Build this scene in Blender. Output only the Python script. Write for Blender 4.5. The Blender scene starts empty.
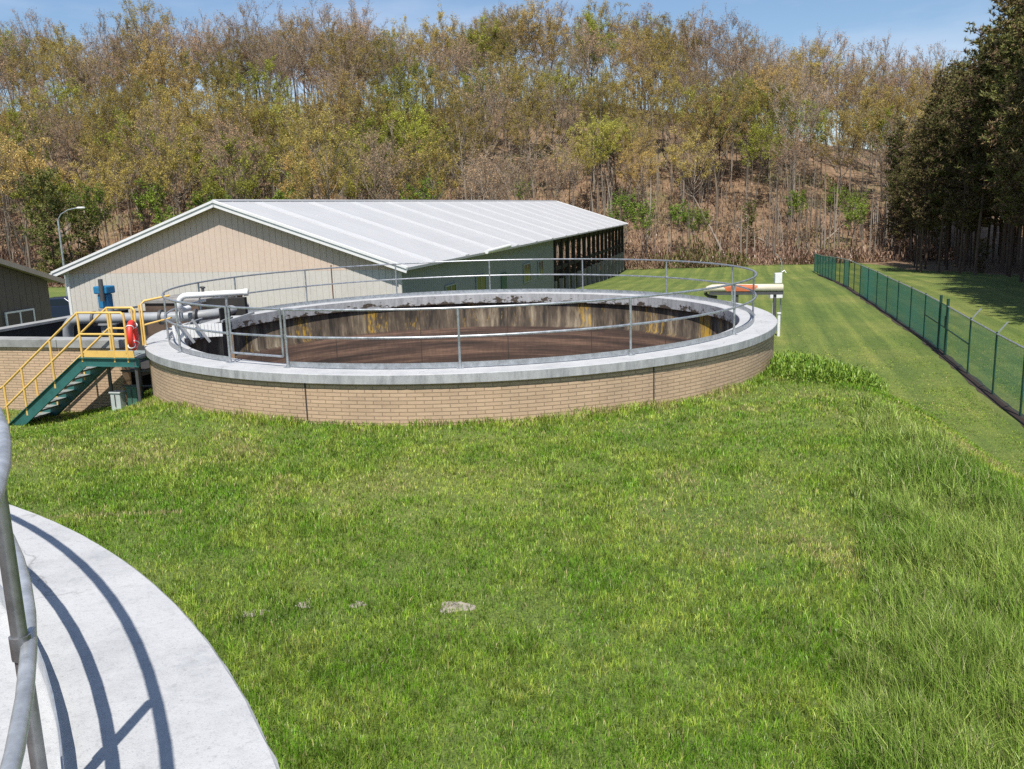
import bpy, math, random
import numpy as np
from mathutils import Vector, Matrix

random.seed(7)
rng = np.random.default_rng(11)
S = bpy.context.scene
COL = S.collection
PI = math.pi
R_ = math.radians

# ------------------------------------------------------------------ materials
def newmat(name):
    m = bpy.data.materials.new(name); m.use_nodes = True
    nt = m.node_tree; nt.nodes.clear()
    out = nt.nodes.new('ShaderNodeOutputMaterial')
    return m, nt, out

def N(nt, t, **kw):
    n = nt.nodes.new('ShaderNode' + t)
    for k, v in kw.items():
        if k in n.inputs.keys(): n.inputs[k].default_value = v
        else: setattr(n, k, v)
    return n

def lk(nt, a, b): nt.links.new(a, b)

def ramp(nt, fac, stops):
    r = nt.nodes.new('ShaderNodeValToRGB')
    el = r.color_ramp.elements
    while len(el) < len(stops): el.new(0.5)
    for e, (p, c) in zip(el, stops):
        e.position = p; e.color = (c[0], c[1], c[2], 1)
    if fac is not None: lk(nt, fac, r.inputs[0])
    return r.outputs[0]

def mixc(nt, fac, a, b, mode='MIX'):
    n = nt.nodes.new('ShaderNodeMix'); n.data_type = 'RGBA'; n.blend_type = mode
    for s, v in ((n.inputs[0], fac), (n.inputs[6], a), (n.inputs[7], b)):
        if hasattr(v, 'is_output'): lk(nt, v, s)
        elif isinstance(v, (int, float)): s.default_value = v
        else: s.default_value = (v[0], v[1], v[2], 1)
    return n.outputs[2]

def math_(nt, op, a, b=None):
    n = nt.nodes.new('ShaderNodeMath'); n.operation = op
    for s, v in zip(n.inputs, (a, b)):
        if v is None: continue
        if hasattr(v, 'is_output'): lk(nt, v, s)
        else: s.default_value = v
    return n.outputs[0]

def noise(nt, vec, scale, detail=4, rough=0.6, dist=0.0):
    n = N(nt, 'TexNoise'); n.inputs['Scale'].default_value = scale
    n.inputs['Detail'].default_value = detail; n.inputs['Roughness'].default_value = rough
    n.inputs['Distortion'].default_value = dist
    if vec is not None: lk(nt, vec, n.inputs['Vector'])
    return n.outputs[0]

def mapping(nt, vec, scale=(1, 1, 1), rot=(0, 0, 0)):
    m = N(nt, 'Mapping'); m.inputs['Scale'].default_value = scale; m.inputs['Rotation'].default_value = rot
    lk(nt, vec, m.inputs['Vector']); return m.outputs[0]

def principled(nt, out, col, rough=0.6, metal=0.0, bump=None, bstr=0.3, bdist=0.02):
    p = N(nt, 'BsdfPrincipled')
    for s, v in ((p.inputs['Base Color'], col), (p.inputs['Roughness'], rough), (p.inputs['Metallic'], metal)):
        if hasattr(v, 'is_output'): lk(nt, v, s)
        elif isinstance(v, (int, float)): s.default_value = v
        else: s.default_value = (v[0], v[1], v[2], 1)
    if bump is not None:
        b = N(nt, 'Bump'); b.inputs['Strength'].default_value = bstr; b.inputs['Distance'].default_value = bdist
        lk(nt, bump, b.inputs['Height']); lk(nt, b.outputs[0], p.inputs['Normal'])
    lk(nt, p.outputs[0], out.inputs['Surface'])
    return p

def simple(name, c, rough=0.6, metal=0.0, var=0.25, scale=3.0, bstr=0.15, dark=None, fine=18.0):
    m, nt, out = newmat(name)
    tc = N(nt, 'TexCoord').outputs['Object']
    n1 = noise(nt, tc, scale, 6, 0.65)
    n2 = noise(nt, tc, scale * fine, 3, 0.6)
    lo = dark or tuple(x * (1 - var) for x in c); hi = tuple(min(1, x * (1 + var * 0.5)) for x in c)
    col = ramp(nt, n1, [(0.28, lo), (0.5, c), (0.75, hi)])
    col = mixc(nt, 0.25, col, mixc(nt, n2, (0.3, 0.3, 0.3), (1.3, 1.3, 1.3)), 'MULTIPLY') if var > 0.05 else col
    rr = math_(nt, 'ADD', math_(nt, 'MULTIPLY', n1, 0.2), rough - 0.1)
    principled(nt, out, col, rr, metal, n2, bstr, 0.01)
    return m

def UVn(nt): return N(nt, 'UVMap').outputs[0]

def mat_brick():
    m, nt, out = newmat('tan_brick')
    uv = UVn(nt)
    b = N(nt, 'TexBrick')
    b.inputs['Color1'].default_value = (0.56, 0.405, 0.275, 1)
    b.inputs['Color2'].default_value = (0.49, 0.35, 0.235, 1)
    b.inputs['Mortar'].default_value = (0.30, 0.215, 0.145, 1)
    b.inputs['Scale'].default_value = 1.0
    b.inputs['Mortar Size'].default_value = 0.008
    b.inputs['Mortar Smooth'].default_value = 0.1
    b.inputs['Brick Width'].default_value = 0.30
    b.inputs['Row Height'].default_value = 0.068
    lk(nt, uv, b.inputs['Vector'])
    n1 = noise(nt, uv, 1.3, 5, 0.6); n2 = noise(nt, mapping(nt, uv, (14, 60, 1)), 1, 3)
    col = mixc(nt, 0.55, b.outputs['Color'], ramp(nt, n1, [(0.3, (0.72, 0.72, 0.72)), (0.7, (1.12, 1.1, 1.06))]), 'MULTIPLY')
    col = mixc(nt, 0.4, col, ramp(nt, n2, [(0.3, (0.75, 0.72, 0.7)), (0.7, (1.15, 1.12, 1.1))]), 'MULTIPLY')
    h = math_(nt, 'ADD', math_(nt, 'MULTIPLY', b.outputs['Fac'], -1.0), math_(nt, 'MULTIPLY', n2, 0.25))
    principled(nt, out, col, 0.85, 0, h, 0.6, 0.012)
    return m

def mat_coping():
    m, nt, out = newmat('pale_coping_concrete')
    tc = N(nt, 'TexCoord').outputs['Object']
    n1 = noise(nt, tc, 1.6, 7, 0.7); n2 = noise(nt, tc, 26, 5, 0.7); n3 = noise(nt, tc, 140, 3, 0.6)
    col = ramp(nt, n1, [(0.25, (0.33, 0.335, 0.345)), (0.5, (0.41, 0.415, 0.42)), (0.8, (0.455, 0.455, 0.46))])
    col = mixc(nt, 0.5, col, ramp(nt, n2, [(0.28, (0.6, 0.6, 0.6)), (0.45, (1, 1, 1)), (0.8, (1.06, 1.06, 1.06))]), 'MULTIPLY')
    col = mixc(nt, 0.35, col, ramp(nt, n3, [(0.34, (0.3, 0.3, 0.3)), (0.42, (1, 1, 1))]), 'MULTIPLY')
    vo = N(nt, 'TexVoronoi'); vo.feature = 'DISTANCE_TO_EDGE'; vo.inputs['Scale'].default_value = 0.55
    dv = N(nt, 'TexNoise'); dv.inputs['Scale'].default_value = 5.0; dv.inputs['Detail'].default_value = 6; lk(nt, tc, dv.inputs['Vector'])
    va = N(nt, 'VectorMath'); va.operation = 'MULTIPLY_ADD'; va.inputs[1].default_value = (0.3, 0.3, 0.3); lk(nt, dv.outputs['Color'], va.inputs[0]); lk(nt, tc, va.inputs[2]); lk(nt, va.outputs[0], vo.inputs['Vector'])
    ck = ramp(nt, vo.outputs['Distance'], [(0.0, (1, 1, 1)), (0.005, (0, 0, 0))])
    ckm = ramp(nt, noise(nt, tc, 0.9, 2), [(0.5, (0, 0, 0)), (0.6, (1, 1, 1))])
    col = mixc(nt, mixc(nt, 1.0, ck, mixc(nt, 1.0, ckm, (0.6, 0.6, 0.6), 'MULTIPLY'), 'MULTIPLY'), col, (0.13, 0.125, 0.12))
    blot = noise(nt, tc, 4.5, 6, 0.75)
    col = mixc(nt, 0.6, col, ramp(nt, blot, [(0.3, (0.74, 0.75, 0.77)), (0.48, (1, 1, 1)), (0.7, (1.1, 1.1, 1.1))]), 'MULTIPLY')
    # vertical rain streaks on the outer edge
    geo = N(nt, 'NewGeometry'); sx = N(nt, 'SeparateXYZ'); lk(nt, geo.outputs['Normal'], sx.inputs[0])
    side = math_(nt, 'LESS_THAN', math_(nt, 'ABSOLUTE', sx.outputs[2]), 0.5)
    st = noise(nt, mapping(nt, tc, (3.5, 3.5, 0.5)), 2.2, 5, 0.7)
    stc = ramp(nt, st, [(0.34, (0.5, 0.5, 0.51)), (0.5, (0.82, 0.82, 0.83)), (0.66, (1, 1, 1))])
    col = mixc(nt, math_(nt, 'MULTIPLY', side, 0.75), col, stc, 'MULTIPLY')
    at = N(nt, 'UVMap'); su = N(nt, 'SeparateXYZ'); lk(nt, at.outputs[0], su.inputs[0])
    dirt = N(nt, 'MapRange'); dirt.inputs[1].default_value = -0.02; dirt.inputs[2].default_value = 0.03
    rg = noise(nt, mapping(nt, at.outputs[0], (2.2, 4, 1)), 1.0, 5, 0.7)
    lk(nt, math_(nt, 'SUBTRACT', math_(nt, 'MULTIPLY', math_(nt, 'SUBTRACT', rg, 0.47), 1.3), math_(nt, 'ADD', su.outputs[1], 0.30)), dirt.inputs[0])
    inner = math_(nt, 'LESS_THAN', su.outputs[1], -0.001)
    col = mixc(nt, math_(nt, 'MULTIPLY', dirt.outputs[0], inner), col, (0.06, 0.045, 0.032))
    h = math_(nt, 'ADD', n2, math_(nt, 'MULTIPLY', n3, 0.5))
    principled(nt, out, col, 0.85, 0, h, 0.35, 0.01)
    return m

def mat_innerwall():
    m, nt, out = newmat('stained_tank_concrete')
    uv = UVn(nt)
    sep = N(nt, 'SeparateXYZ'); lk(nt, uv, sep.inputs[0])
    st = noise(nt, mapping(nt, uv, (3.0, 0.45, 1)), 1.0, 7, 0.7)
    big = noise(nt, mapping(nt, uv, (0.35, 0.5, 1)), 1.0, 4, 0.6)
    fine = noise(nt, mapping(nt, uv, (12, 3, 1)), 1.0, 4, 0.7)
    base = ramp(nt, st, [(0.38, (0.018, 0.014, 0.01)), (0.50, (0.075, 0.055, 0.038)), (0.60, (0.18, 0.145, 0.10)), (0.76, (0.36, 0.32, 0.25))])
    base = mixc(nt, 0.6, base, ramp(nt, big, [(0.35, (0.4, 0.36, 0.3)), (0.6, (1.1, 1.1, 1.1))]), 'MULTIPLY')
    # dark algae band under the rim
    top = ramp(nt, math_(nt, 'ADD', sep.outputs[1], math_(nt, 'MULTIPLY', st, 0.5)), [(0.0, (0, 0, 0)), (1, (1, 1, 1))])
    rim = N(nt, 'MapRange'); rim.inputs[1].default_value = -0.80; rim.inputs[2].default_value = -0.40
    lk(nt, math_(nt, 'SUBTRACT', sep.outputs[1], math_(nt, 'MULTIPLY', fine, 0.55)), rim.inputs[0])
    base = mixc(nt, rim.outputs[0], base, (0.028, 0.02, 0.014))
    # orange-yellow lichen
    ln = noise(nt, mapping(nt, uv, (0.8, 0.2, 1)), 1.0, 4, 0.6)
    lm = ramp(nt, math_(nt, 'ADD', math_(nt, 'MULTIPLY', ln, 0.62), math_(nt, 'MULTIPLY', fine, 0.38)), [(0.545, (0, 0, 0)), (0.625, (1, 1, 1))])
    base = mixc(nt, math_(nt, 'MULTIPLY', lm, 0.85), base, (0.40, 0.235, 0.012))
    # lower red-brown growth
    lowc = ramp(nt, noise(nt, mapping(nt, uv, (0.22, 5.5, 1)), 1.0, 7, 0.72), [(0.34, (0.014, 0.009, 0.007)), (0.5, (0.055, 0.031, 0.022)), (0.68, (0.17, 0.10, 0.066))])
    lowc = mixc(nt, 0.5, lowc, ramp(nt, fine, [(0.3, (0.5, 0.5, 0.5)), (0.7, (1.2, 1.2, 1.2))]), 'MULTIPLY')
    fz = N(nt, 'MapRange'); fz.inputs[1].default_value = -1.06; fz.inputs[2].default_value = -1.12
    lk(nt, math_(nt, 'ADD', sep.outputs[1], math_(nt, 'MULTIPLY', math_(nt, 'SUBTRACT', big, 0.5), 0.1)), fz.inputs[0])
    jn = math_(nt, 'FRACT', math_(nt, 'DIVIDE', math_(nt, 'ADD', sep.outputs[0], 60.0), 2.9))
    jm = math_(nt, 'MULTIPLY', math_(nt, 'LESS_THAN', jn, 0.012), 0.75)
    col = mixc(nt, jm, mixc(nt, fz.outputs[0], base, lowc), (0.02, 0.014, 0.01))
    principled(nt, out, col, 0.9, 0, st, 0.4, 0.02)
    return m

def mat_galv(name='galvanised_steel', c=(0.5, 0.52, 0.54), rough=0.42, metal=0.75):
    m, nt, out = newmat(name)
    tc = N(nt, 'TexCoord').outputs['Object']
    n1 = noise(nt, tc, 9, 5, 0.7); n2 = noise(nt, tc, 60, 3)
    col = ramp(nt, n1, [(0.3, tuple(x * 0.62 for x in c)), (0.6, c), (0.8, tuple(min(1, x * 1.15) for x in c))])
    rr = math_(nt, 'ADD', math_(nt, 'MULTIPLY', n1, 0.3), rough - 0.15)
    principled(nt, out, col, rr, metal, n2, 0.06, 0.004)
    return m

A_T = 0.255
A = Vector((math.sin(A_T), math.cos(A_T), 0)); B = Vector((-math.cos(A_T), math.sin(A_T), 0))

def mat_ground():
    m, nt, out = newmat('ground_cover')
    tc = N(nt, 'TexCoord').outputs['Object']
    at = N(nt, 'Attribute'); at.attribute_name = 'litter'
    n1 = noise(nt, tc, 0.16, 5, 0.6); n2 = noise(nt, tc, 1.2, 5, 0.7); n3 = noise(nt, tc, 11, 4, 0.75)
    g = ramp(nt, n1, [(0.3, (0.10, 0.155, 0.026)), (0.5, (0.14, 0.185, 0.036)), (0.7, (0.195, 0.215, 0.056))])
    g = mixc(nt, 0.6, g, ramp(nt, n2, [(0.3, (0.7, 0.75, 0.6)), (0.6, (1.1, 1.08, 1.0)), (0.8, (1.35, 1.2, 1.2))]), 'MULTIPLY')
    # mower passes: sheen of the bent sward painted as light and dark tone
    sep = N(nt, 'SeparateXYZ'); lk(nt, mapping(nt, tc, (1, 1, 1), (0, 0, A_T)), sep.inputs[0])
    ph = math_(nt, 'ADD', math_(nt, 'MULTIPLY', sep.outputs[0], 2 * PI / 1.5), math_(nt, 'MULTIPLY', n1, 2.2))
    w = math_(nt, 'SINE', ph)
    wv = N(nt, 'MapRange'); wv.inputs[1].default_value = -0.5; wv.inputs[2].default_value = 0.5
    lk(nt, w, wv.inputs[0])
    am = N(nt, 'Attribute'); am.attribute_name = 'mown'
    g = mixc(nt, math_(nt, 'MULTIPLY', am.outputs['Fac'], 0.38), g, mixc(nt, wv.outputs[0], (0.62, 0.72, 0.55), (1.3, 1.2, 1.15)), 'MULTIPLY')
    g = mixc(nt, 0.55, g, ramp(nt, n3, [(0.3, (0.5, 0.55, 0.45)), (0.6, (1.1, 1.1, 1.0)), (0.8, (1.5, 1.4, 1.2))]), 'MULTIPLY')
    n4 = noise(nt, tc, 48, 3, 0.7)
    g = mixc(nt, 0.8, g, ramp(nt, n4, [(0.36, (0.35, 0.38, 0.3)), (0.55, (1, 1, 1)), (0.7, (1.5, 1.4, 1.3))]), 'MULTIPLY')
    stk = noise(nt, mapping(nt, mapping(nt, tc, (1, 1, 1), (0, 0, A_T)), (2.6, 0.10, 1)), 1.0, 4, 0.6)
    g = mixc(nt, math_(nt, 'MULTIPLY', am.outputs['Fac'], 0.9), g, ramp(nt, stk, [(0.3, (0.72, 0.78, 0.7)), (0.5, (1, 1, 1)), (0.68, (1.32, 1.2, 1.25))]), 'MULTIPLY')
    l = ramp(nt, n2, [(0.28, (0.09, 0.058, 0.034)), (0.5, (0.20, 0.13, 0.076)), (0.75, (0.32, 0.225, 0.14))])
    l = mixc(nt, ramp(nt, noise(nt, tc, 0.11, 4, 0.6), [(0.52, (0, 0, 0)), (0.68, (0.7, 0.7, 0.7))]), l, (0.12, 0.13, 0.045))
    l = mixc(nt, 0.7, l, ramp(nt, n3, [(0.3, (0.45, 0.42, 0.4)), (0.7, (1.35, 1.3, 1.25))]), 'MULTIPLY')
    e = math_(nt, 'ADD', at.outputs['Fac'], math_(nt, 'MULTIPLY', math_(nt, 'SUBTRACT', n2, 0.5), 0.7))
    er = N(nt, 'MapRange'); er.inputs[1].default_value = 0.42; er.inputs[2].default_value = 0.58; lk(nt, e, er.inputs[0])
    col = mixc(nt, er.outputs[0], g, l)
    principled(nt, out, col, 0.95, 0, n3, 0.8, 0.06)
    return m

def mat_blade(name, trans=0.35):
    m, nt, out = newmat(name)
    a = N(nt, 'Attribute'); a.attribute_name = 'blade_colour'
    d = N(nt, 'BsdfDiffuse'); t = N(nt, 'BsdfTranslucent'); g = N(nt, 'BsdfGlossy'); g.inputs['Roughness'].default_value = 0.35
    lk(nt, a.outputs['Color'], d.inputs[0]); lk(nt, a.outputs['Color'], t.inputs[0])
    x = N(nt, 'MixShader'); x.inputs[0].default_value = trans
    lk(nt, d.outputs[0], x.inputs[1]); lk(nt, t.outputs[0], x.inputs[2])
    y = N(nt, 'MixShader'); y.inputs[0].default_value = 0.018
    lk(nt, x.outputs[0], y.inputs[1]); lk(nt, g.outputs[0], y.inputs[2])
    lk(nt, y.outputs[0], out.inputs['Surface'])
    return m

def mat_leaf(name, cols, trans=0.35):
    m, nt, out = newmat(name)
    oi = N(nt, 'ObjectInfo'); geo = N(nt, 'NewGeometry')
    n = len(cols)
    c1 = ramp(nt, oi.outputs['Random'], [(i / max(1, n - 1), c) for i, c in enumerate(cols)])
    c2 = ramp(nt, geo.outputs['Random Per Island'], [(0, (0.55, 0.55, 0.55)), (0.5, (1, 1, 1)), (1, (1.5, 1.45, 1.3))])
    tr_ = N(nt, 'MapRange'); tr_.inputs[3].default_value = 0.62; tr_.inputs[4].default_value = 1.22
    lk(nt, math_(nt, 'FRACT', math_(nt, 'MULTIPLY', oi.outputs['Random'], 17.31)), tr_.inputs[0])
    cc = N(nt, 'CombineColor'); [lk(nt, tr_.outputs[0], q) for q in cc.inputs[:3]]
    c = mixc(nt, 1.0, mixc(nt, 1.0, c1, c2, 'MULTIPLY'), cc.outputs[0], 'MULTIPLY')
    d = N(nt, 'BsdfDiffuse'); t = N(nt, 'BsdfTranslucent')
    lk(nt, c, d.inputs[0]); lk(nt, c, t.inputs[0])
    x = N(nt, 'MixShader'); x.inputs[0].default_value = trans
    lk(nt, d.outputs[0], x.inputs[1]); lk(nt, t.outputs[0], x.inputs[2]); lk(nt, x.outputs[0], out.inputs['Surface'])
    return m

def mat_bark(name, cols):
    m, nt, out = newmat(name)
    oi = N(nt, 'ObjectInfo'); tc = N(nt, 'TexCoord').outputs['Object']
    n = len(cols)
    c1 = ramp(nt, oi.outputs['Random'], [(i / max(1, n - 1), c) for i, c in enumerate(cols)])
    nn = noise(nt, mapping(nt, tc, (3, 3, 0.7)), 2.0, 5, 0.7)
    c = mixc(nt, 0.8, c1, ramp(nt, nn, [(0.3, (0.5, 0.48, 0.46)), (0.7, (1.35, 1.35, 1.35))]), 'MULTIPLY')
    principled(nt, out, c, 0.9, 0, nn, 0.5, 0.03)
    return m

def mat_scrim(name='green_scrim_mesh', lo=.74, hi=.92):
    m, nt, out = newmat(name)
    tc = N(nt, 'TexCoord').outputs['Object']
    n1 = noise(nt, tc, 0.35, 4, 0.6)
    oi = N(nt, 'ObjectInfo')
    d = N(nt, 'BsdfDiffuse'); lk(nt, ramp(nt, n1, [(0.35, (0.10, 0.34, 0.265)), (0.65, (0.16, 0.46, 0.38))]), d.inputs[0])
    t = N(nt, 'BsdfTransparent')
    x = N(nt, 'MixShader')
    fr = N(nt, 'MapRange'); fr.inputs[1].default_value = 0.3; fr.inputs[2].default_value = 0.7; fr.inputs[3].default_value = lo; fr.inputs[4].default_value = hi
    lk(nt, n1, fr.inputs[0]); lk(nt, fr.outputs[0], x.inputs[0])
    lk(nt, t.outputs[0], x.inputs[1]); lk(nt, d.outputs[0], x.inputs[2]); lk(nt, x.outputs[0], out.inputs['Surface'])
    return m

def mat_bare_mesh():
    m, nt, out = newmat('bare_chain_link')
    d = N(nt, 'BsdfDiffuse'); d.inputs[0].default_value = (0.06, 0.09, 0.06, 1)
    t = N(nt, 'BsdfTransparent'); x = N(nt, 'MixShader'); x.inputs[0].default_value = 0.3
    lk(nt, t.outputs[0], x.inputs[1]); lk(nt, d.outputs[0], x.inputs[2]); lk(nt, x.outputs[0], out.inputs['Surface'])
    return m

def mat_roof():
    m, nt, out = newmat('white_metal_roof')
    tc = N(nt, 'TexCoord').outputs['Object']; n1 = noise(nt, tc, 0.5, 5, 0.6)
    n2 = noise(nt, mapping(nt, UVn(nt), (1.1, 0.12, 1)), 1.0, 5, 0.6)
    col = ramp(nt, n1, [(0.3, (0.42, 0.42, 0.425)), (0.7, (0.46, 0.46, 0.465))])
    col = mixc(nt, 0.5, col, ramp(nt, n2, [(0.3, (0.93, 0.935, 0.94)), (0.7, (1.03, 1.03, 1.03))]), 'MULTIPLY')
    principled(nt, out, col, 0.55, 0.0)
    return m

M = {}
M['brick'] = mat_brick(); M['coping'] = mat_coping(); M['inner'] = mat_innerwall()
M['galv'] = mat_galv(); M['galv_near'] = mat_galv('galvanised_tube', (0.55, 0.57, 0.59), 0.4, 0.6)
M['ground'] = mat_ground(); M['blade'] = mat_blade('grass_blades'); M['weed'] = mat_blade('weed_leaves', 0.25)
M['scrim'] = mat_scrim(); M['scrim_thin'] = mat_scrim('worn_scrim_mesh', .36, .6); M['bare'] = mat_bare_mesh(); M['roof'] = mat_roof()
M['skyl'] = simple('roof_light_strip', (0.56, 0.56, 0.565), 0.5, 0, 0.06)
M['trim'] = simple('white_trim', (0.74, 0.74, 0.73), 0.5, 0, 0.08)
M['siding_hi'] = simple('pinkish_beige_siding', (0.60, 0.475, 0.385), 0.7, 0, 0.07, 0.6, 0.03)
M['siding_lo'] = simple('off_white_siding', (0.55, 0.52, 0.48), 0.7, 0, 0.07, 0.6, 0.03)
M['siding_side'] = simple('shaded_siding', (0.26, 0.28, 0.285), 0.7, 0, 0.1, 0.6, 0.05)  # eave shade darkened into the colour, same paint as the gable
M['brown_siding'] = simple('brown_siding', (0.135, 0.108, 0.09), 0.75, 0, 0.15, 0.8, 0.05)
M['brown_trim'] = simple('taupe_trim', (0.33, 0.28, 0.225), 0.6, 0, 0.1)
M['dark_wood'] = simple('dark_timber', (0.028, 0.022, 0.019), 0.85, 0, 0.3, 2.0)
M['sunlit_wood'] = simple('sunlit_post_foot', (0.27, 0.255, 0.235), 0.85, 0, 0.3, 2.0)  # pale tone stands for sun on the lower posts
M['green_steel'] = simple('teal_green_paint', (0.03, 0.13, 0.12), 0.45, 0, 0.3, 4.0)
M['yellow'] = simple('yellow_paint', (0.74, 0.47, 0.13), 0.5, 0, 0.18, 5.0)
M['grate'] = simple('grey_grating', (0.26, 0.30, 0.29), 0.6, 0.2, 0.2)
M['orange'] = simple('orange_ring', (0.72, 0.04, 0.025), 0.45, 0, 0.12, 6.0)
M['white_plastic'] = simple('white_plastic', (0.78, 0.78, 0.77), 0.4, 0, 0.08, 4.0)
M['rope'] = simple('pale_rope', (0.6, 0.58, 0.52), 0.8)
M['blue'] = simple('blue_paint', (0.02, 0.17, 0.34), 0.4, 0, 0.2, 4.0)
M['dk_grey'] = simple('dark_grey_metal', (0.09, 0.09, 0.095), 0.5, 0.3, 0.3, 5.0)
M['pipe_grey'] = simple('grey_pipe_paint', (0.30, 0.31, 0.32), 0.45, 0, 0.2, 3.0)
M['old_conc'] = simple('weathered_concrete', (0.27, 0.255, 0.235), 0.9, 0, 0.6, 1.5, 0.4)
M['basin_cop'] = simple('grey_basin_coping', (0.30, 0.30, 0.29), 0.9, 0, 0.4, 1.2, 0.3)
M['black_and_shade'] = simple('black_plate_and_shaded_concrete', (0.03, 0.028, 0.026), 0.9, 0, 0.5, 2.5, 0.4)  # near-black also carries the shade inside the basin
M['brown_conc'] = simple('brown_stained_concrete', (0.12, 0.08, 0.055), 0.9, 0, 0.6, 2.5, 0.4)
M['rock'] = simple('red_brown_filter_rock', (0.10, 0.05, 0.034), 0.95, 0, 0.5, 3.0, 0.8)
M['cream'] = simple('cream_fibreglass', (0.74, 0.66, 0.52), 0.5, 0, 0.1, 1.5)
M['rust'] = simple('orange_rust_stain', (0.50, 0.13, 0.045), 0.7, 0, 0.45, 3.0)
M['util'] = simple('grey_green_box', (0.30, 0.36, 0.35), 0.55, 0, 0.15)
M['util_pale'] = simple('pale_grey_box', (0.46, 0.49, 0.48), 0.55, 0, 0.2)
M['util_dk'] = simple('dark_green_box', (0.05, 0.13, 0.10), 0.55, 0, 0.2)
M['fence_post'] = simple('dark_green_post', (0.012, 0.05, 0.035), 0.5, 0, 0.2)
M['soil'] = simple('bare_dark_soil', (0.045, 0.03, 0.022), 0.95, 0, 0.5, 2.0, 0.8)
M['joint'] = simple('dark_joint_sealant', (0.05, 0.042, 0.036), 0.8)
M['glass'] = simple('window_glass', (0.008, 0.011, 0.011), 0.06, 0, 0.05)
M['conc_patch'] = simple('broken_concrete', (0.34, 0.30, 0.25), 0.95, 0, 0.5, 9.0, 0.9)
M['car'] = simple('dark_blue_car_paint', (0.012, 0.02, 0.05), 0.25, 0, 0.05)
M['tyre'] = simple('black_rubber', (0.015, 0.015, 0.015), 0.85)
M['lamp_lens'] = simple('lamp_lens', (0.6, 0.6, 0.58), 0.3)
M['rust_rod'] = simple('rusty_rod', (0.18, 0.09, 0.05), 0.8, 0.3)
M['wood'] = simple('bare_brown_timber', (0.30, 0.2, 0.13), 0.85)

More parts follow.
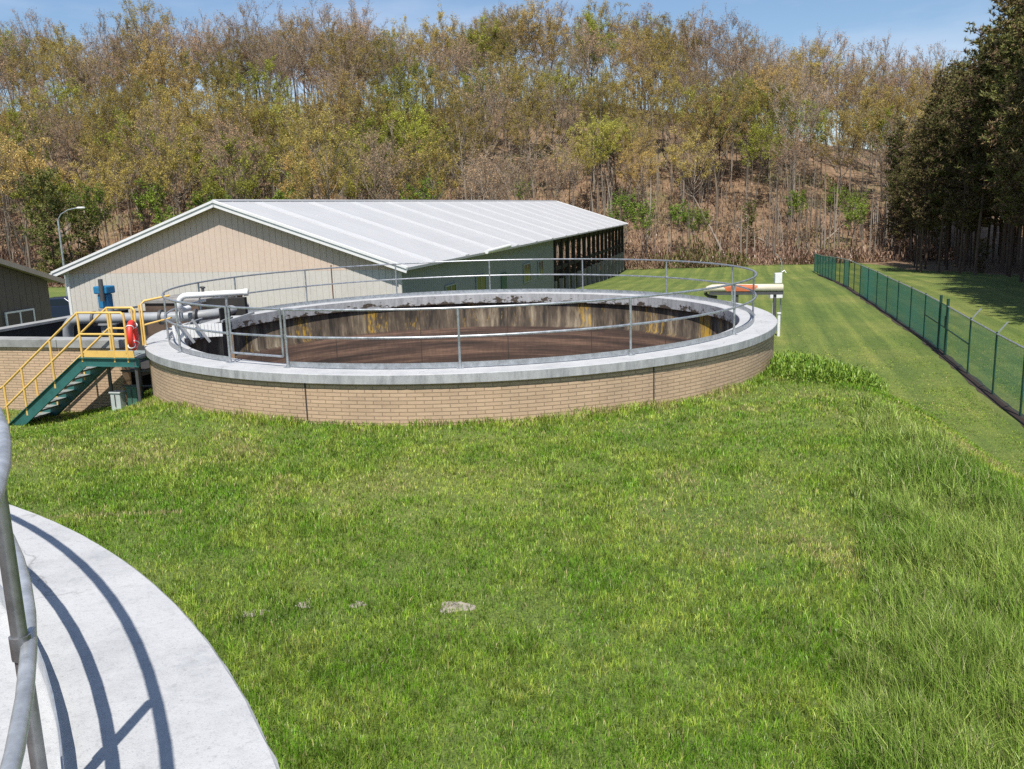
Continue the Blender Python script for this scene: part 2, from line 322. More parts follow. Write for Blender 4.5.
# ------------------------------------------------------------------ mesh helpers
OFF = {}
class MB:
    def __init__(s): s.v = []; s.f = []; s.sm = []; s.uv = {}; s.mi = []; s.cur = 0
    def face(s, idx, smooth=False, uv=None):
        if uv: s.uv[len(s.f)] = uv
        s.f.append(tuple(idx)); s.sm.append(smooth); s.mi.append(s.cur)
    def hexa(s, p):
        i = len(s.v); s.v += [tuple(q) for q in p]
        for q in ((0, 3, 2, 1), (4, 5, 6, 7), (0, 1, 5, 4), (1, 2, 6, 5), (2, 3, 7, 6), (3, 0, 4, 7)):
            s.face([i + k for k in q])
    def obox(s, o, u, w, h):          # origin corner and three edge vectors (right-handed)
        o, u, w, h = map(Vector, (o, u, w, h))
        s.hexa([o, o + u, o + u + w, o + w, o + h, o + u + h, o + u + w + h, o + w + h])
    def cbox(s, c, sx, sy, sz, rz=0.0):
        u = Vector((math.cos(rz), math.sin(rz), 0)) * sx; w = Vector((-math.sin(rz), math.cos(rz), 0)) * sy
        s.obox(Vector(c) - u / 2 - w / 2 - Vector((0, 0, sz / 2)), u, w, (0, 0, sz))
    def beam(s, p, q, tw, th, up=(0, 0, 1)):
        p, q = Vector(p), Vector(q); d = (q - p); n = d.normalized(); r = n.cross(Vector(up))
        if r.length < 1e-4: r = n.cross(Vector((1, 0, 0)))
        r.normalize(); u2 = r.cross(n)
        s.obox(p - r * tw / 2 - u2 * th / 2, d, r * tw, u2 * th) if False else s.hexa(
            [p - r * tw / 2 - u2 * th / 2, p + r * tw / 2 - u2 * th / 2, q + r * tw / 2 - u2 * th / 2, q - r * tw / 2 - u2 * th / 2,
             p - r * tw / 2 + u2 * th / 2, p + r * tw / 2 + u2 * th / 2, q + r * tw / 2 + u2 * th / 2, q - r * tw / 2 + u2 * th / 2])
    def tube(s, pts, rad, n=10, closed=False, caps=True):
        pts = [Vector(p) for p in pts]; m = len(pts)
        rads = rad if isinstance(rad, (list, tuple)) else [rad] * m
        i0 = len(s.v); ref = None
        for k, p in enumerate(pts):
            a = pts[(k - 1) % m] if (closed or k > 0) else p; b = pts[(k + 1) % m] if (closed or k < m - 1) else p
            t = (b - a).normalized()
            if ref is None:
                ref = t.cross(Vector((0, 0, 1)))
                if ref.length < 0.05: ref = t.cross(Vector((1, 0, 0)))
            ref = (ref - t * ref.dot(t)).normalized(); w = t.cross(ref)
            for j in range(n):
                an = 2 * PI * j / n
                s.v.append(tuple(p + (ref * math.cos(an) + w * math.sin(an)) * rads[k]))
        for k in range(m if closed else m - 1):
            k2 = (k + 1) % m
            for j in range(n):
                j2 = (j + 1) % n
                s.face((i0 + k * n + j, i0 + k * n + j2, i0 + k2 * n + j2, i0 + k2 * n + j), True)
        if caps and not closed:
            k0 = len(s.v); s.v += s.v[i0:i0 + n] + s.v[i0 + (m - 1) * n:i0 + m * n]
            s.face([k0 + j for j in range(n)][::-1]); s.face([k0 + n + j for j in range(n)])
    def cyl(s, p, q, r, n=14, r2=None): s.tube([p, q], [r, r if r2 is None else r2], n)
    def lathe(s, c, prof, n=128, a0=0.0, a1=2 * PI, smooth=True, uvr=None, closed_prof=False):
        full = abs(a1 - a0 - 2 * PI) < 1e-6; i0 = len(s.v); m = len(prof); cols = n if full else n + 1
        for k in range(cols):
            t = a0 + (a1 - a0) * k / n
            for (r, z) in prof: s.v.append((c[0] + r * math.cos(t), c[1] + r * math.sin(t), z))
        for k in range(n):
            k2 = (k + 1) % cols
            for j in range(m if closed_prof else m - 1):
                j2 = (j + 1) % m
                uv = None
                if uvr:
                    u0 = (a0 + (a1 - a0) * k / n) * uvr; u1 = (a0 + (a1 - a0) * (k + 1) / n) * uvr
                    zr = uvr_z0[0]
                    uv = ((u0, prof[j][1] - zr), (u1, prof[j][1] - zr), (u1, prof[j2][1] - zr), (u0, prof[j2][1] - zr))
                s.face((i0 + k * m + j, i0 + k2 * m + j, i0 + k2 * m + j2, i0 + k * m + j2), smooth, uv)
    def torus(s, c, ax, R, r, n=36, k=12):
        ax = Vector(ax).normalized(); u = ax.orthogonal().normalized(); w = ax.cross(u)
        s.tube([Vector(c) + (u * math.cos(2 * PI * i / n) + w * math.sin(2 * PI * i / n)) * R for i in range(n)], r, k, closed=True)
    def build(s, name, mats, parent=None, bevel=0.0, autosmooth=False):
        off = OFF.get(parent.name, Vector((0, 0, 0))) if parent else Vector((0, 0, 0))
        me = bpy.data.meshes.new(name)
        me.from_pydata([(x - off[0], y - off[1], z - off[2]) for x, y, z in s.v], [], s.f)
        ms = mats if isinstance(mats, (list, tuple)) else [mats]
        for m in ms: me.materials.append(m)
        me.polygons.foreach_set('use_smooth', s.sm); me.polygons.foreach_set('material_index', s.mi)
        if s.uv:
            L = me.uv_layers.new(name='UVMap')
            for fi, uvs in s.uv.items():
                p = me.polygons[fi]
                for li, q in zip(p.loop_indices, uvs): L.data[li].uv = q
        o = bpy.data.objects.new(name, me); COL.objects.link(o)
        if parent: o.parent = parent
        OFF[o.name] = off.copy()
        if bevel:
            b = o.modifiers.new('Bevel', 'BEVEL'); b.width = bevel; b.segments = 2; b.limit_method = 'ANGLE'
        return o
uvr_z0 = [0.0]

def tag(o, label=None, cat=None, group=None, kind=None):
    if label: o['label'] = label
    if cat: o['category'] = cat
    if group: o['group'] = group
    if kind: o['kind'] = kind
    return o

def thing(name, loc, label, cat, group=None):
    o = bpy.data.objects.new(name, None); COL.objects.link(o); o.location = loc
    o.empty_display_size = 0.3
    OFF[o.name] = Vector(loc)
    return tag(o, label, cat, group)

# ------------------------------------------------------------------ terrain
def sst(t):
    t = np.clip(t, 0, 1); return t * t * (3 - 2 * t)

def vnoise(x, y, sc, seed=0):
    x = np.asarray(x, float) / sc; y = np.asarray(y, float) / sc
    xi = np.floor(x).astype(np.int64); yi = np.floor(y).astype(np.int64); xf = x - xi; yf = y - yi
    def h(a, b):
        n = (a * 374761393 + b * 668265263 + seed * 1442695041) & 0x7fffffff
        n = ((n ^ (n >> 13)) * 1274126177) & 0x7fffffff
        return ((n ^ (n >> 16)) & 0xffff) / 65535.0
    u = xf * xf * (3 - 2 * xf); v = yf * yf * (3 - 2 * yf)
    return (h(xi, yi) * (1 - u) + h(xi + 1, yi) * u) * (1 - v) + (h(xi, yi + 1) * (1 - u) + h(xi + 1, yi + 1) * u) * v

def gz(x, y):
    x = np.asarray(x, float); y = np.asarray(y, float)
    e = x - (5.75 + 0.13 * np.clip(y - 10, -2, 6.5)) + 0.2 * np.maximum(0, y - 17.5)
    da = sst(e / 4.6); db = sst((y - 23) / 13.0)
    drop = 2.2 * (1 - (1 - da) * (1 - db))
    lf = 0.85 * sst((-x - 6.0) / 5.0) * sst((y - 13.5) / 6.0) * (1 - db)
    z = -3.67 - drop - lf - 1.5 * sst((y - 52) / 46)
    hy = (y - 103 - 4 * vnoise(x, y * 0 + 3.3, 30, 5)) / 84
    amp = 27.5 * (1 - 0.47 * sst((x - 15) / 75)) * (1 + 0.05 * (vnoise(x, y, 45, 9) - 0.5))
    z = z + amp * sst(hy) + (1.6 * (vnoise(x, y, 14, 2) - 0.5) + 0.5 * (vnoise(x, y, 4, 3) - 0.5)) * sst((y - 104) / 12)
    z = z + 0.05 * (vnoise(x, y, 2.2, 4) - 0.5) * sst((y - 2) / 3)
    return z

def gz1(x, y): return float(gz(np.array([x]), np.array([y]))[0])

FC = Vector((-1.13, 22.60, 0)); NC = Vector((-7.65, -0.85, 0))
FR, NR = 7.63, 7.67
FZ, NZ = -2.75, -1.74

def axis(segs):
    out = [segs[0][0]]
    for a, b, st in segs:
        n = max(1, int(round((b - a) / st))); out += [a + (b - a) * (i + 1) / n for i in range(n)]
    return np.array(out)
xs = axis([(-700, -200, 50), (-200, -60, 4), (-60, -18, 1.5), (-18, 24, 0.28), (24, 60, 1.5), (60, 200, 4), (200, 700, 50)])
ys = axis([(-60, -12, 6), (-12, 32, 0.28), (32, 100, 1.2), (100, 200, 2.2), (200, 300, 10), (300, 1500, 100)])
X, Y = np.meshgrid(xs, ys); Z = gz(X, Y)
nx, ny = len(xs), len(ys)
idx = np.arange(nx * ny).reshape(ny, nx)
quads = np.stack([idx[:-1, :-1], idx[:-1, 1:], idx[1:, 1:], idx[1:, :-1]], -1).reshape(-1, 4)
cx = X.ravel()[quads].mean(1); cy = Y.ravel()[quads].mean(1)
keep = (np.hypot(cx - FC.x, cy - FC.y) > 7.29) & (np.hypot(cx - NC.x, cy - NC.y) > 7.29)
quads = quads[keep]
# the basin beside the tank is sunk into the ground as well
BP = Vector((-10.7, 21.1, 0))
def binside(x, y):
    s = (x - BP.x) * B.x + (y - BP.y) * B.y; t = (x - BP.x) * A.x + (y - BP.y) * A.y
    return (s > -1.6) & (s < 5.2) & (t > 0.2) & (t < 6.6)
cx = X.ravel()[quads].mean(1); cy = Y.ravel()[quads].mean(1)
quads = quads[~binside(cx, cy)]

def fast_mesh(name, co, faces_idx, counts, mat, smooth=False):
    me = bpy.data.meshes.new(name)
    me.vertices.add(len(co)); me.vertices.foreach_set('co', np.ascontiguousarray(co, np.float32).ravel())
    me.loops.add(len(faces_idx)); me.loops.foreach_set('vertex_index', faces_idx.astype(np.int32))
    st = np.concatenate([[0], np.cumsum(counts)[:-1]]).astype(np.int32)
    me.polygons.add(len(counts)); me.polygons.foreach_set('loop_start', st)
    me.polygons.foreach_set('loop_total', counts.astype(np.int32))
    if smooth: me.polygons.foreach_set('use_smooth', np.ones(len(counts), bool))
    for m in (mat if isinstance(mat, (list, tuple)) else [mat]): me.materials.append(m)
    me.update(); me.validate()
    o = bpy.data.objects.new(name, me); COL.objects.link(o)
    return o

co = np.stack([X.ravel(), Y.ravel(), Z.ravel()], 1)
ground = fast_mesh('ground', co, quads.ravel(), np.full(len(quads), 4), M['ground'], True)
tag(ground, 'rolling green lawn rising at the back into a wooded hillside', 'ground', kind='structure')
lit = sst((Y - 99 - 3 * vnoise(X, Y, 9, 8)) / 6)
lit = np.maximum(lit, sst((X - 37.0 - 3 * vnoise(X, Y, 8, 18)) / 4) * sst((Y - 40) / 10))
a_ = ground.data.attributes.new('litter', 'FLOAT', 'POINT'); a_.data.foreach_set('value', lit.ravel().astype(np.float32))
mown = sst((X - 3) / 5) * sst((Y - 14) / 10) * np.where(X < 60, 1, 0) + sst((Y - 30) / 8) * sst((X - 2) / 3)
a_ = ground.data.attributes.new('mown', 'FLOAT', 'POINT'); a_.data.foreach_set('value', np.clip(mown, 0, 1).ravel().astype(np.float32))

# ------------------------------------------------------------------ round tanks
def tank(name, c, R, ztop, zout, zfloor, label, joints):
    t = thing(name, (c.x, c.y, zout + 0.6), label, 'tank')
    uvr_z0[0] = ztop
    m = MB(); m.lathe(c, [(R - 0.065, zout), (R - 0.065, ztop - 0.165)], 160, uvr=R - 0.065)
    m.build('brick_wall', M['brick'], t)
    ri = R - 0.84
    m = MB(); m.lathe(c, [(ri + 0.06, ztop - 0.165), (ri + 0.06, ztop - 1.06), (ri, ztop - 1.08), (ri, zfloor)], 160, uvr=ri)
    m.build('inner_wall', M['inner'], t)
    m = MB()
    # ragged broken inner edge of the coping, worn by weather
    prof = [(R - 0.065, ztop - 0.166), (R, ztop - 0.166), (R, ztop - 0.012), (R - 0.012, ztop), (ri - 0.0, ztop), (ri - 0.015, ztop - 0.015), (ri - 0.015, ztop - 0.30), (ri + 0.058, ztop - 0.30), (ri + 0.058, ztop - 0.166)]
    m.lathe(c, prof, 480, smooth=False, closed_prof=True)
    k_ = len(prof)
    for q in range(480):           # slightly uneven cast edge
        for jj in (1, 2, 3):
            vx, vy, vz = m.v[q * k_ + jj]; ff = 1 + random.gauss(0, .00018); m.v[q * k_ + jj] = (c.x + (vx - c.x) * ff, c.y + (vy - c.y) * ff, vz + (random.gauss(0, .0008) if jj != 1 else 0))
    for q in range(480):
        u0, u1 = q * 2 * PI / 480 * ri, (q + 1) * 2 * PI / 480 * ri
        m.uv[q * k_ + 5] = ((u0, -0.015), (u1, -0.015), (u1, -0.30), (u0, -0.30))
    m.build('coping', M['coping'], t)
    m = MB(); rr = [0.01, 1.5, 3, 4.5, 6, ri - 0.002]; n = 72
    for r in rr:
        for k in range(n):
            a = 2 * PI * k / n
            m.v.append((c.x + r * math.cos(a), c.y + r * math.sin(a), zfloor + 0.25 + random.uniform(-.06, .06)))
    for j in range(len(rr) - 1):
        for k in range(n): m.face((j * n + k, (j + 1) * n + k, (j + 1) * n + (k + 1) % n, j * n + (k + 1) % n))
    m.build('filter_bed', M['rock'], t)
    for a in joints:
        m = MB(); a = R_(a); r0 = R - 0.075
        p = Vector((c.x + r0 * math.cos(a), c.y + r0 * math.sin(a), 0)); u = Vector((-math.sin(a), math.cos(a), 0))
        d = Vector((math.cos(a), math.sin(a), 0))
        m.obox(p - u * 0.014 + Vector((0, 0, zout)), d * 0.016, u * 0.028, (0, 0, ztop - 0.17 - zout))
        m.build('expansion_joint', M['joint'], t)
    return t

tank('round_tank', FC, FR, FZ, -5.6, -6.2, 'round tan brick tank with pale concrete coping in the middle of the lawn', (250.4, 299.6))
tank('round_tank', NC, NR, NZ, -4.3, -4.9, 'pale curved concrete tank rim in the near left corner with railing shadows across it', ())

def arc(c, r, z, a0, a1, n): return [(c.x + r * math.cos(R_(a0 + (a1 - a0) * i / n)), c.y + r * math.sin(R_(a0 + (a1 - a0) * i / n)), z) for i in range(n + 1)]
def polar(c, r, a, z): return Vector((c.x + r * math.cos(R_(a)), c.y + r * math.sin(R_(a)), z))

def railing(c, r, zt, angles, gate, label, mat, rt=0.024, hs=(0.57, 1.07), pin=0.0, pmat=None):
    t = thing('railing', (c.x, c.y, zt), label, 'railing')
    g0, g1 = gate if gate else (None, None)
    for nm, h in (('mid_rail', hs[0]), ('top_rail', hs[1])):
        m = MB()
        if gate: m.tube(arc(c, r, zt + h, g1, g0 + 360, 150), rt, 10)
        else: m.tube(arc(c, r, zt + h, 0, 360, 160)[:-1], rt, 10, closed=True)
        m.build(nm, mat, t)
    m = MB()
    ko = r + (0.034 if pin else -0.028); kp = [(ko, zt + 0.012), (ko + .006, zt + 0.012), (ko + .006, zt + 0.11), (ko, zt + 0.11)]
    a0, a1 = (R_(g1), R_(g0 + 360)) if gate else (0, 2 * PI)
    m.lathe(c, kp, 170, a0, a1, smooth=False, closed_prof=True)
    m.build('kick_plate', mat, t)
    for a in angles:
        m = MB(); p = polar(c, r - pin, a, zt)
        m.cyl(p, p + Vector((0, 0, hs[1])), rt, 10)
        m.cyl(p, p + Vector((0, 0, 0.05)), rt * 1.5, 10)
        m.cbox(p + Vector((0, 0, 0.006)), 0.12, 0.12, 0.012, R_(a))
        m.tube([p + Vector((0, 0, hs[0] - 0.035)), p + Vector((0, 0, hs[0] + 0.035))], rt * 1.28, 10)
        m.build('post', pmat or mat, t)
    if gate:
        g = MB(); a, b = polar(c, r, g0 + 0.7, zt), polar(c, r, g1 - 0.7, zt)
        up = Vector((0, 0, 1))
        g.tube([a + up * 0.2, a + up * hs[1]], rt, 8); g.tube([b + up * 0.2, b + up * hs[1]], rt, 8)
        for h in (0.2, hs[0], hs[1]): g.tube([a + up * h, b + up * h], rt * 0.95, 8)
        g.build('gate', mat, t)
    return t
railing(FC, 7.14, FZ, [172, 196, 216, 233.3, 245.4, 271.8, 298, 324.5, 352, 8.5, 35, 60.5, 86, 111, 136, 158], (233.3, 245.4),
        'two bar grey steel railing with kick plate ringing the big round tank', M['galv'], 0.023)
M['post_near'] = mat_galv('dull_post_steel', (0.30, 0.305, 0.31), 0.38, 0.7)
railing(NC, 7.02, NZ, [a + 27.3 for a in range(0, 360, 24)], None,
        'close up grey tube railing at the left edge on the near rim', M['galv_near'], 0.0225, (0.55, 1.09), 0.02, M['post_near'])

# ------------------------------------------------------------------ large barn
E0 = Vector((-3.839, 34.066, 0)); BW, BL = 16.07, 68.3
EZ, RZ = -2.107, 0.614
def LP(s, w, z): return E0 + A * s + B * w + Vector((0, 0, z))
def roofz(w): return EZ + (RZ - EZ) * (1 - abs(w - BW / 2) / (BW / 2))
barn = thing('storage_barn', tuple(LP(BL / 2, BW / 2, -6.0)), 'long low barn with white ribbed metal roof behind the round tank', 'barn')
BG = -7.2
def grooved(m, base, along, out, length, zlo, ztopf, pitch=0.27, gw=0.022, gd=0.016):
    n = int(length / pitch)
    for i in range(n):
        a0 = i * pitch; a1 = a0 + pitch - gw
        p, q = base + along * a0, base + along * a1
        z0, z1 = ztopf(a0), ztopf(a1)
        i0 = len(m.v)
        m.v += [tuple(p + Vector((0, 0, zlo))), tuple(q + Vector((0, 0, zlo))), tuple(q + Vector((0, 0, z1))), tuple(p + Vector((0, 0, z0)))]
        m.v += [tuple(Vector(v) - out * gd) for v in m.v[i0:i0 + 4]]
        for f in ((0, 1, 2, 3), (1, 5, 6, 2), (4, 0, 3, 7), (3, 2, 6, 7)): m.face([i0 + k for k in f])
    # backing sheet behind the grooves
    P = [base - out * gd, base + along * length - out * gd]
    k = max(1, int(length / 0.5)); i0 = len(m.v)
    for i in range(k + 1):
        q = base + along * (length * i / k) - out * gd
        m.v += [tuple(q + Vector((0, 0, zlo))), tuple(q + Vector((0, 0, ztopf(length * i / k))))]
    for i in range(k): m.face((i0 + 2 * i, i0 + 2 * i + 2, i0 + 2 * i + 3, i0 + 2 * i + 1))

SW = 0.35; WW = 0.45
m = MB(); grooved(m, LP(SW, BW - WW, 0), -B, -A, BW - 2 * WW, BG, lambda a: -2.20)
m.build('lower_siding', M['siding_lo'], barn)
m = MB()
g0 = (-2.2 + 0.14 - EZ) / (RZ - EZ) * BW / 2
w0 = max(WW, g0 + 0.01)
grooved(m, LP(SW, BW - w0, 0), -B, -A, BW - 2 * w0, -2.197, lambda a: roofz(w0 + a) - 0.13)
m.build('gable_siding', M['siding_hi'], barn)
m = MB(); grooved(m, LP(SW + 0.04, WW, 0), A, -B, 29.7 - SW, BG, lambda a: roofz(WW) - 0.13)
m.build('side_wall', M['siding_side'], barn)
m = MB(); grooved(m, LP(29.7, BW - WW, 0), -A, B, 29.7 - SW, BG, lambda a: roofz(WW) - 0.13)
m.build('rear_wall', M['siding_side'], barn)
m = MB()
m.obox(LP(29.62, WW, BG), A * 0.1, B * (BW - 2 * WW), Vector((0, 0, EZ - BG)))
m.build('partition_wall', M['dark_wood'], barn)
# roof slopes
for side in (0, 1):
    m = MB(); we, wr = (0.0, BW / 2) if side == 0 else (BW, BW / 2)
    top = [LP(0, we, EZ), LP(BL, we, EZ), LP(BL, wr, RZ), LP(0, wr, RZ)]
    nrm = Vector((0, 0, 1))
    bot = [p - Vector((0, 0, 0.10)) for p in top]
    i0 = len(m.v); m.v += [tuple(p) for p in bot + top]
    uvt = ((0, 0), (BL, 0), (BL, 8.5), (0, 8.5))
    fs = ((0, 1, 2, 3), (4, 7, 6, 5), (0, 4, 5, 1), (1, 5, 6, 2), (2, 6, 7, 3), (3, 7, 4, 0))
    for k, f in enumerate(fs): m.face([i0 + j for j in (f if side else f)], False, uvt)
    # standing seams
    for i in range(1, 56):
        s0 = i * BL / 56
        p, q = LP(s0, we, EZ + 0.004), LP(s0, wr, RZ + 0.004)
        m.beam(p + Vector((0, 0, .004)), q + Vector((0, 0, .004)), 0.03, 0.022)
    rf = m.build('roof', M['roof'], barn)
    for i in range(14):
        s0 = 3.0 + i * 4.88
        if s0 > BL - 2: break
        m = MB(); p, q = LP(s0, we + (0.03 if side == 0 else -0.03), EZ + 0.03), LP(s0, wr + (-0.25 if side == 0 else 0.25), RZ - 0.065)
        m.beam(p, q, 0.62, 0.045); m.build('roof_light', M['skyl'], rf)
    # fascia boards at both gables
    for s0 in (-0.03, BL + 0.03):
        m = MB(); d = Vector((0, 0, -0.08))
        m.beam(LP(s0, we, EZ) + d, LP(s0, wr, RZ) + d, 0.05, 0.26)
        m.beam(LP(s0 - math.copysign(0.04, -s0 + 1), we, EZ - 0.0), LP(s0 - math.copysign(0.04, -s0 + 1), wr, RZ - 0.0), 0.05, 0.09)
        m.build('fascia', M['trim'], barn)
m = MB(); m.tube([LP(-0.05, BW / 2, RZ + 0.01), LP(BL + 0.05, BW / 2, RZ + 0.01)], 0.07, 8); m.build('ridge_cap', M['roof'], barn)
m = MB(); m.obox(LP(-0.05, BW + 0.01, EZ - 0.16), A * (BL * 0.5), B * 0.13, Vector((0, 0, 0.13))); m.build('gutter', M['trim'], barn)
for w in (WW, BW - WW):
    m = MB(); m.beam(LP(SW - 0.02, w, BG), LP(SW - 0.02, w, roofz(WW) - 0.14), 0.12, 0.10, A); m.build('corner_trim', M['siding_lo'] if w < 5 else M['trim'], barn)
# open bays with timber posts
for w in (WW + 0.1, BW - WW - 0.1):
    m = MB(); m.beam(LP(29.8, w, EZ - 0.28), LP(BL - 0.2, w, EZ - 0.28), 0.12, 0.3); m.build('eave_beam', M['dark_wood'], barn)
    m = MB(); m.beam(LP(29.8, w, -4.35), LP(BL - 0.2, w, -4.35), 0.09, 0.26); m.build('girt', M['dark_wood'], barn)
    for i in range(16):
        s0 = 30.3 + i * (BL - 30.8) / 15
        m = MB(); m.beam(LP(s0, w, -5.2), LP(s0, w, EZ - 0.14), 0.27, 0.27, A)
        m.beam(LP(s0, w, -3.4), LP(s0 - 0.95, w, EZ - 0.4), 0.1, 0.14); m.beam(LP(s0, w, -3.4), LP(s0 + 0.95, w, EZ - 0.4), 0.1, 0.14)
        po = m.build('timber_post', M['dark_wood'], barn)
        m = MB(); m.beam(LP(s0, w, BG), LP(s0, w, -5.2), 0.29, 0.29, A); m.build('lit_post_foot', M['sunlit_wood'], po)  # lower post coloured lighter, as if sunlit below the eave shade
# windows and door in the side wall
def window(parent, p, along, out, wd, ht, mats, mull=1, cross=0.0):
    f = MB(); u = along.normalized(); zz = Vector((0, 0, 1)); fr = 0.06
    o = p + out * 0.012
    for (a, b, c, d) in ((0, wd, 0, fr), (0, wd, ht - fr, ht), (0, fr, fr, ht - fr), (wd - fr, wd, fr, ht - fr)):
        f.obox(o + u * a + zz * c, u * (b - a), -out * -0.05, zz * (d - c)) if False else f.hexa([o + u * x + zz * z + out * y for (x, y, z) in
            ((a, 0, c), (b, 0, c), (b, -0.05, c), (a, -0.05, c), (a, 0, d), (b, 0, d), (b, -0.05, d), (a, -0.05, d))])
    for i in range(mull):
        a = wd * (i + 1) / (mull + 1) - fr / 2
        f.hexa([o + u * x + zz * z + out * y for (x, y, z) in ((a, -.005, fr), (a + fr, -.005, fr), (a + fr, -0.045, fr), (a, -0.045, fr), (a, -.005, ht - fr), (a + fr, -.005, ht - fr), (a + fr, -0.045, ht - fr), (a, -0.045, ht - fr))])
    if cross:
        f.hexa([o + u * x + zz * z + out * y for (x, y, z) in ((fr, -.01, cross), (wd - fr, -.01, cross), (wd - fr, -.04, cross), (fr, -.04, cross), (fr, -.01, cross + .04), (wd - fr, -.01, cross + .04), (wd - fr, -.04, cross + .04), (fr, -.04, cross + .04))])
    w = f.build('window', mats, parent)
    g = MB(); i0 = 0; g.v += [tuple(o + u * x + zz * z - out * 0.0305 + Vector((0, 0, 0))) for x, z in ((fr, fr), (wd - fr, fr), (wd - fr, ht - fr), (fr, ht - fr))]
    g.v += [tuple(Vector(q) + out * 0.008) for q in g.v[:4]]
    for q in ((3, 2, 1, 0), (4, 5, 6, 7), (0, 1, 5, 4), (1, 2, 6, 5), (2, 3, 7, 6), (3, 0, 4, 7)): g.face(q)
    g.build('pane', M['glass'], w)
    return w
for s0, wd, zb, ht in ((5.6, 1.5, -4.3, 1.0), (10.4, 1.7, -4.2, 0.95), (20.4, 1.9, -4.5, 1.15), (24.4, 1.5, -4.5, 1.1)):
    window(barn, LP(s0, WW - 0.06, zb), A, -B, wd, ht, M['util'], 1)
m = MB(); m.obox(LP(15.2, WW - 0.06, BG), A * 1.1, B * 0.05, Vector((0, 0, 3.7))); d_ = m.build('door', M['util_dk'], barn)
m = MB(); m.cyl(LP(16.1, WW - 0.07, -5.0), LP(16.1, WW - 0.15, -5.0), 0.05); m.build('handle', M['galv'], d_)
m = MB(); m.cyl(LP(10.6, -0.12, EZ + 0.02), LP(15.2, -0.12, EZ + 0.10), 0.1, 12); m.build('eave_pipe', M['trim'], barn)

# ------------------------------------------------------------------ brown building at the left
HX = Vector((-17.0, 33.0, 0)); HL, HD = 8.0, 9.0
def HP(t, w, z): return HX - A * t + B * w + Vector((0, 0, z))       # t towards the camera, w to the left
hut = thing('brown_building', tuple(HP(4, 4, -6.0)), 'brown sided building with low gable and white framed window at left edge', 'building')
HZ, HS = -2.12, 0.33
def hroof(t): return HZ + HS * (t if t < HL / 2 else HL - t)
m = MB(); grooved(m, HP(HL, 0, 0), A, -B, HL, -7.3, lambda a: hroof(HL - a), 0.3, 0.015, 0.015)
m.build('gable_wall', M['brown_siding'], hut)
m = MB(); m.obox(HP(0.0, 0.03, -7.3), B * HD, -A * 0.1, Vector((0, 0, 7.3 + HZ - 0.02))); m.obox(HP(HL - .1, 0.03, -7.3), B * HD, -A * 0.1, Vector((0, 0, 7.3 + HZ - 0.02)))
m.build('side_wall', M['brown_siding'], hut)
for sg in (0, 1):
    ta, tb = (-0.35, HL / 2) if sg == 0 else (HL + 0.35, HL / 2)
    za, zb = HZ + 0.03 - 0.35 * HS, HZ + 0.03 + HS * HL / 2
    m = MB(); P = [HP(ta, -0.4, za), HP(ta, HD, za), HP(tb, HD, zb), HP(tb, -0.4, zb)]
    m.hexa(P + [p + Vector((0, 0, 0.1)) for p in P]); m.build('roof', M['brown_trim'], hut)
    m = MB(); m.beam(HP(ta, -0.43, za + 0.03), HP(tb, -0.43, zb + 0.03), 0.05, 0.17); m.build('fascia', M['brown_trim'], hut)
window(hut, HP(2.22, -0.065, -3.80), A, -B, 1.32, 0.78, M['trim'], 1, 0.2)

# ------------------------------------------------------------------ basin beside the tank
basin = thing('concrete_basin', tuple(BP + B * 3 + A * 3 + Vector((0, 0, -5))), 'rectangular brick basin with grey coping and shade-dark inside behind the stairs', 'basin')
def BPt(s, t, z): return BP + B * s + A * t + Vector((0, 0, z))
m = MB(); L0, L1 = -1.55, 5.4
i0 = len(m.v); m.v += [tuple(BPt(s, 0, z)) for s, z in ((L0, -6.2), (L1, -6.2), (L1, FZ - 0.2), (L0, FZ - 0.2))]
m.face((1, 0, 3, 2), False, ((L1, -3.5), (L0, -3.5), (L0, -0.2), (L1, -0.2)))
m.v += [tuple(BPt(s, 0.3, z)) for s, z in ((L0, -6.2), (L1, -6.2), (L1, FZ - 0.2), (L0, FZ - 0.2))]
m.face((4, 5, 6, 7)); m.face((2, 3, 7, 6)); m.face((0, 4, 7, 3))
m.build('brick_wall', M['brick'], basin)
m = MB()
for k in range(4):
    a0 = L0 - 0.06 + k * 1.76
    m.obox(BPt(a0, -0.06, FZ - 0.2), B * 1.745, -A * -0.42, Vector((0, 0, 0.2))) if False else m.hexa([BPt(a0 + x, y, z) for x, y, z in
       ((0, -.06, FZ - .2), (0, .40, FZ - .2), (1.745, .40, FZ - .2), (1.745, -.06, FZ - .2), (0, -.06, FZ), (0, .40, FZ), (1.745, .40, FZ), (1.745, -.06, FZ))])
m.build('front_coping', M['basin_cop'], basin, 0.012)
m = MB()
def wallbox(mm, s0, s1, t0, t1, z0, z1):
    mm.hexa([BPt(x, y, z) for x, y, z in ((s0, t0, z0), (s0, t1, z0), (s1, t1, z0), (s1, t0, z0), (s0, t0, z1), (s0, t1, z1), (s1, t1, z1), (s1, t0, z1))])
wallbox(m, 3.05, 3.35, 0.43, 6.4, -6.0, FZ - 0.02); wallbox(m, L0, 3.02, 6.43, 6.7, -6.0, FZ - 0.1)
m.build('inner_wall', M['black_and_shade'], basin)  # inner face in shade, its darkness put into the colour
m = MB(); wallbox(m, 3.0, 3.4, 0.43, 6.8, FZ - 0.017, FZ + 0.05); m.build('side_coping', M['basin_cop'], basin)
m = MB(); wallbox(m, L0, 3.0, 0.43, 6.4, -3.75, -3.6); wallbox(m, 3.4, L1, 0.43, 6.4, -3.9, -3.7); m.build('deck', M['black_and_shade'], basin)

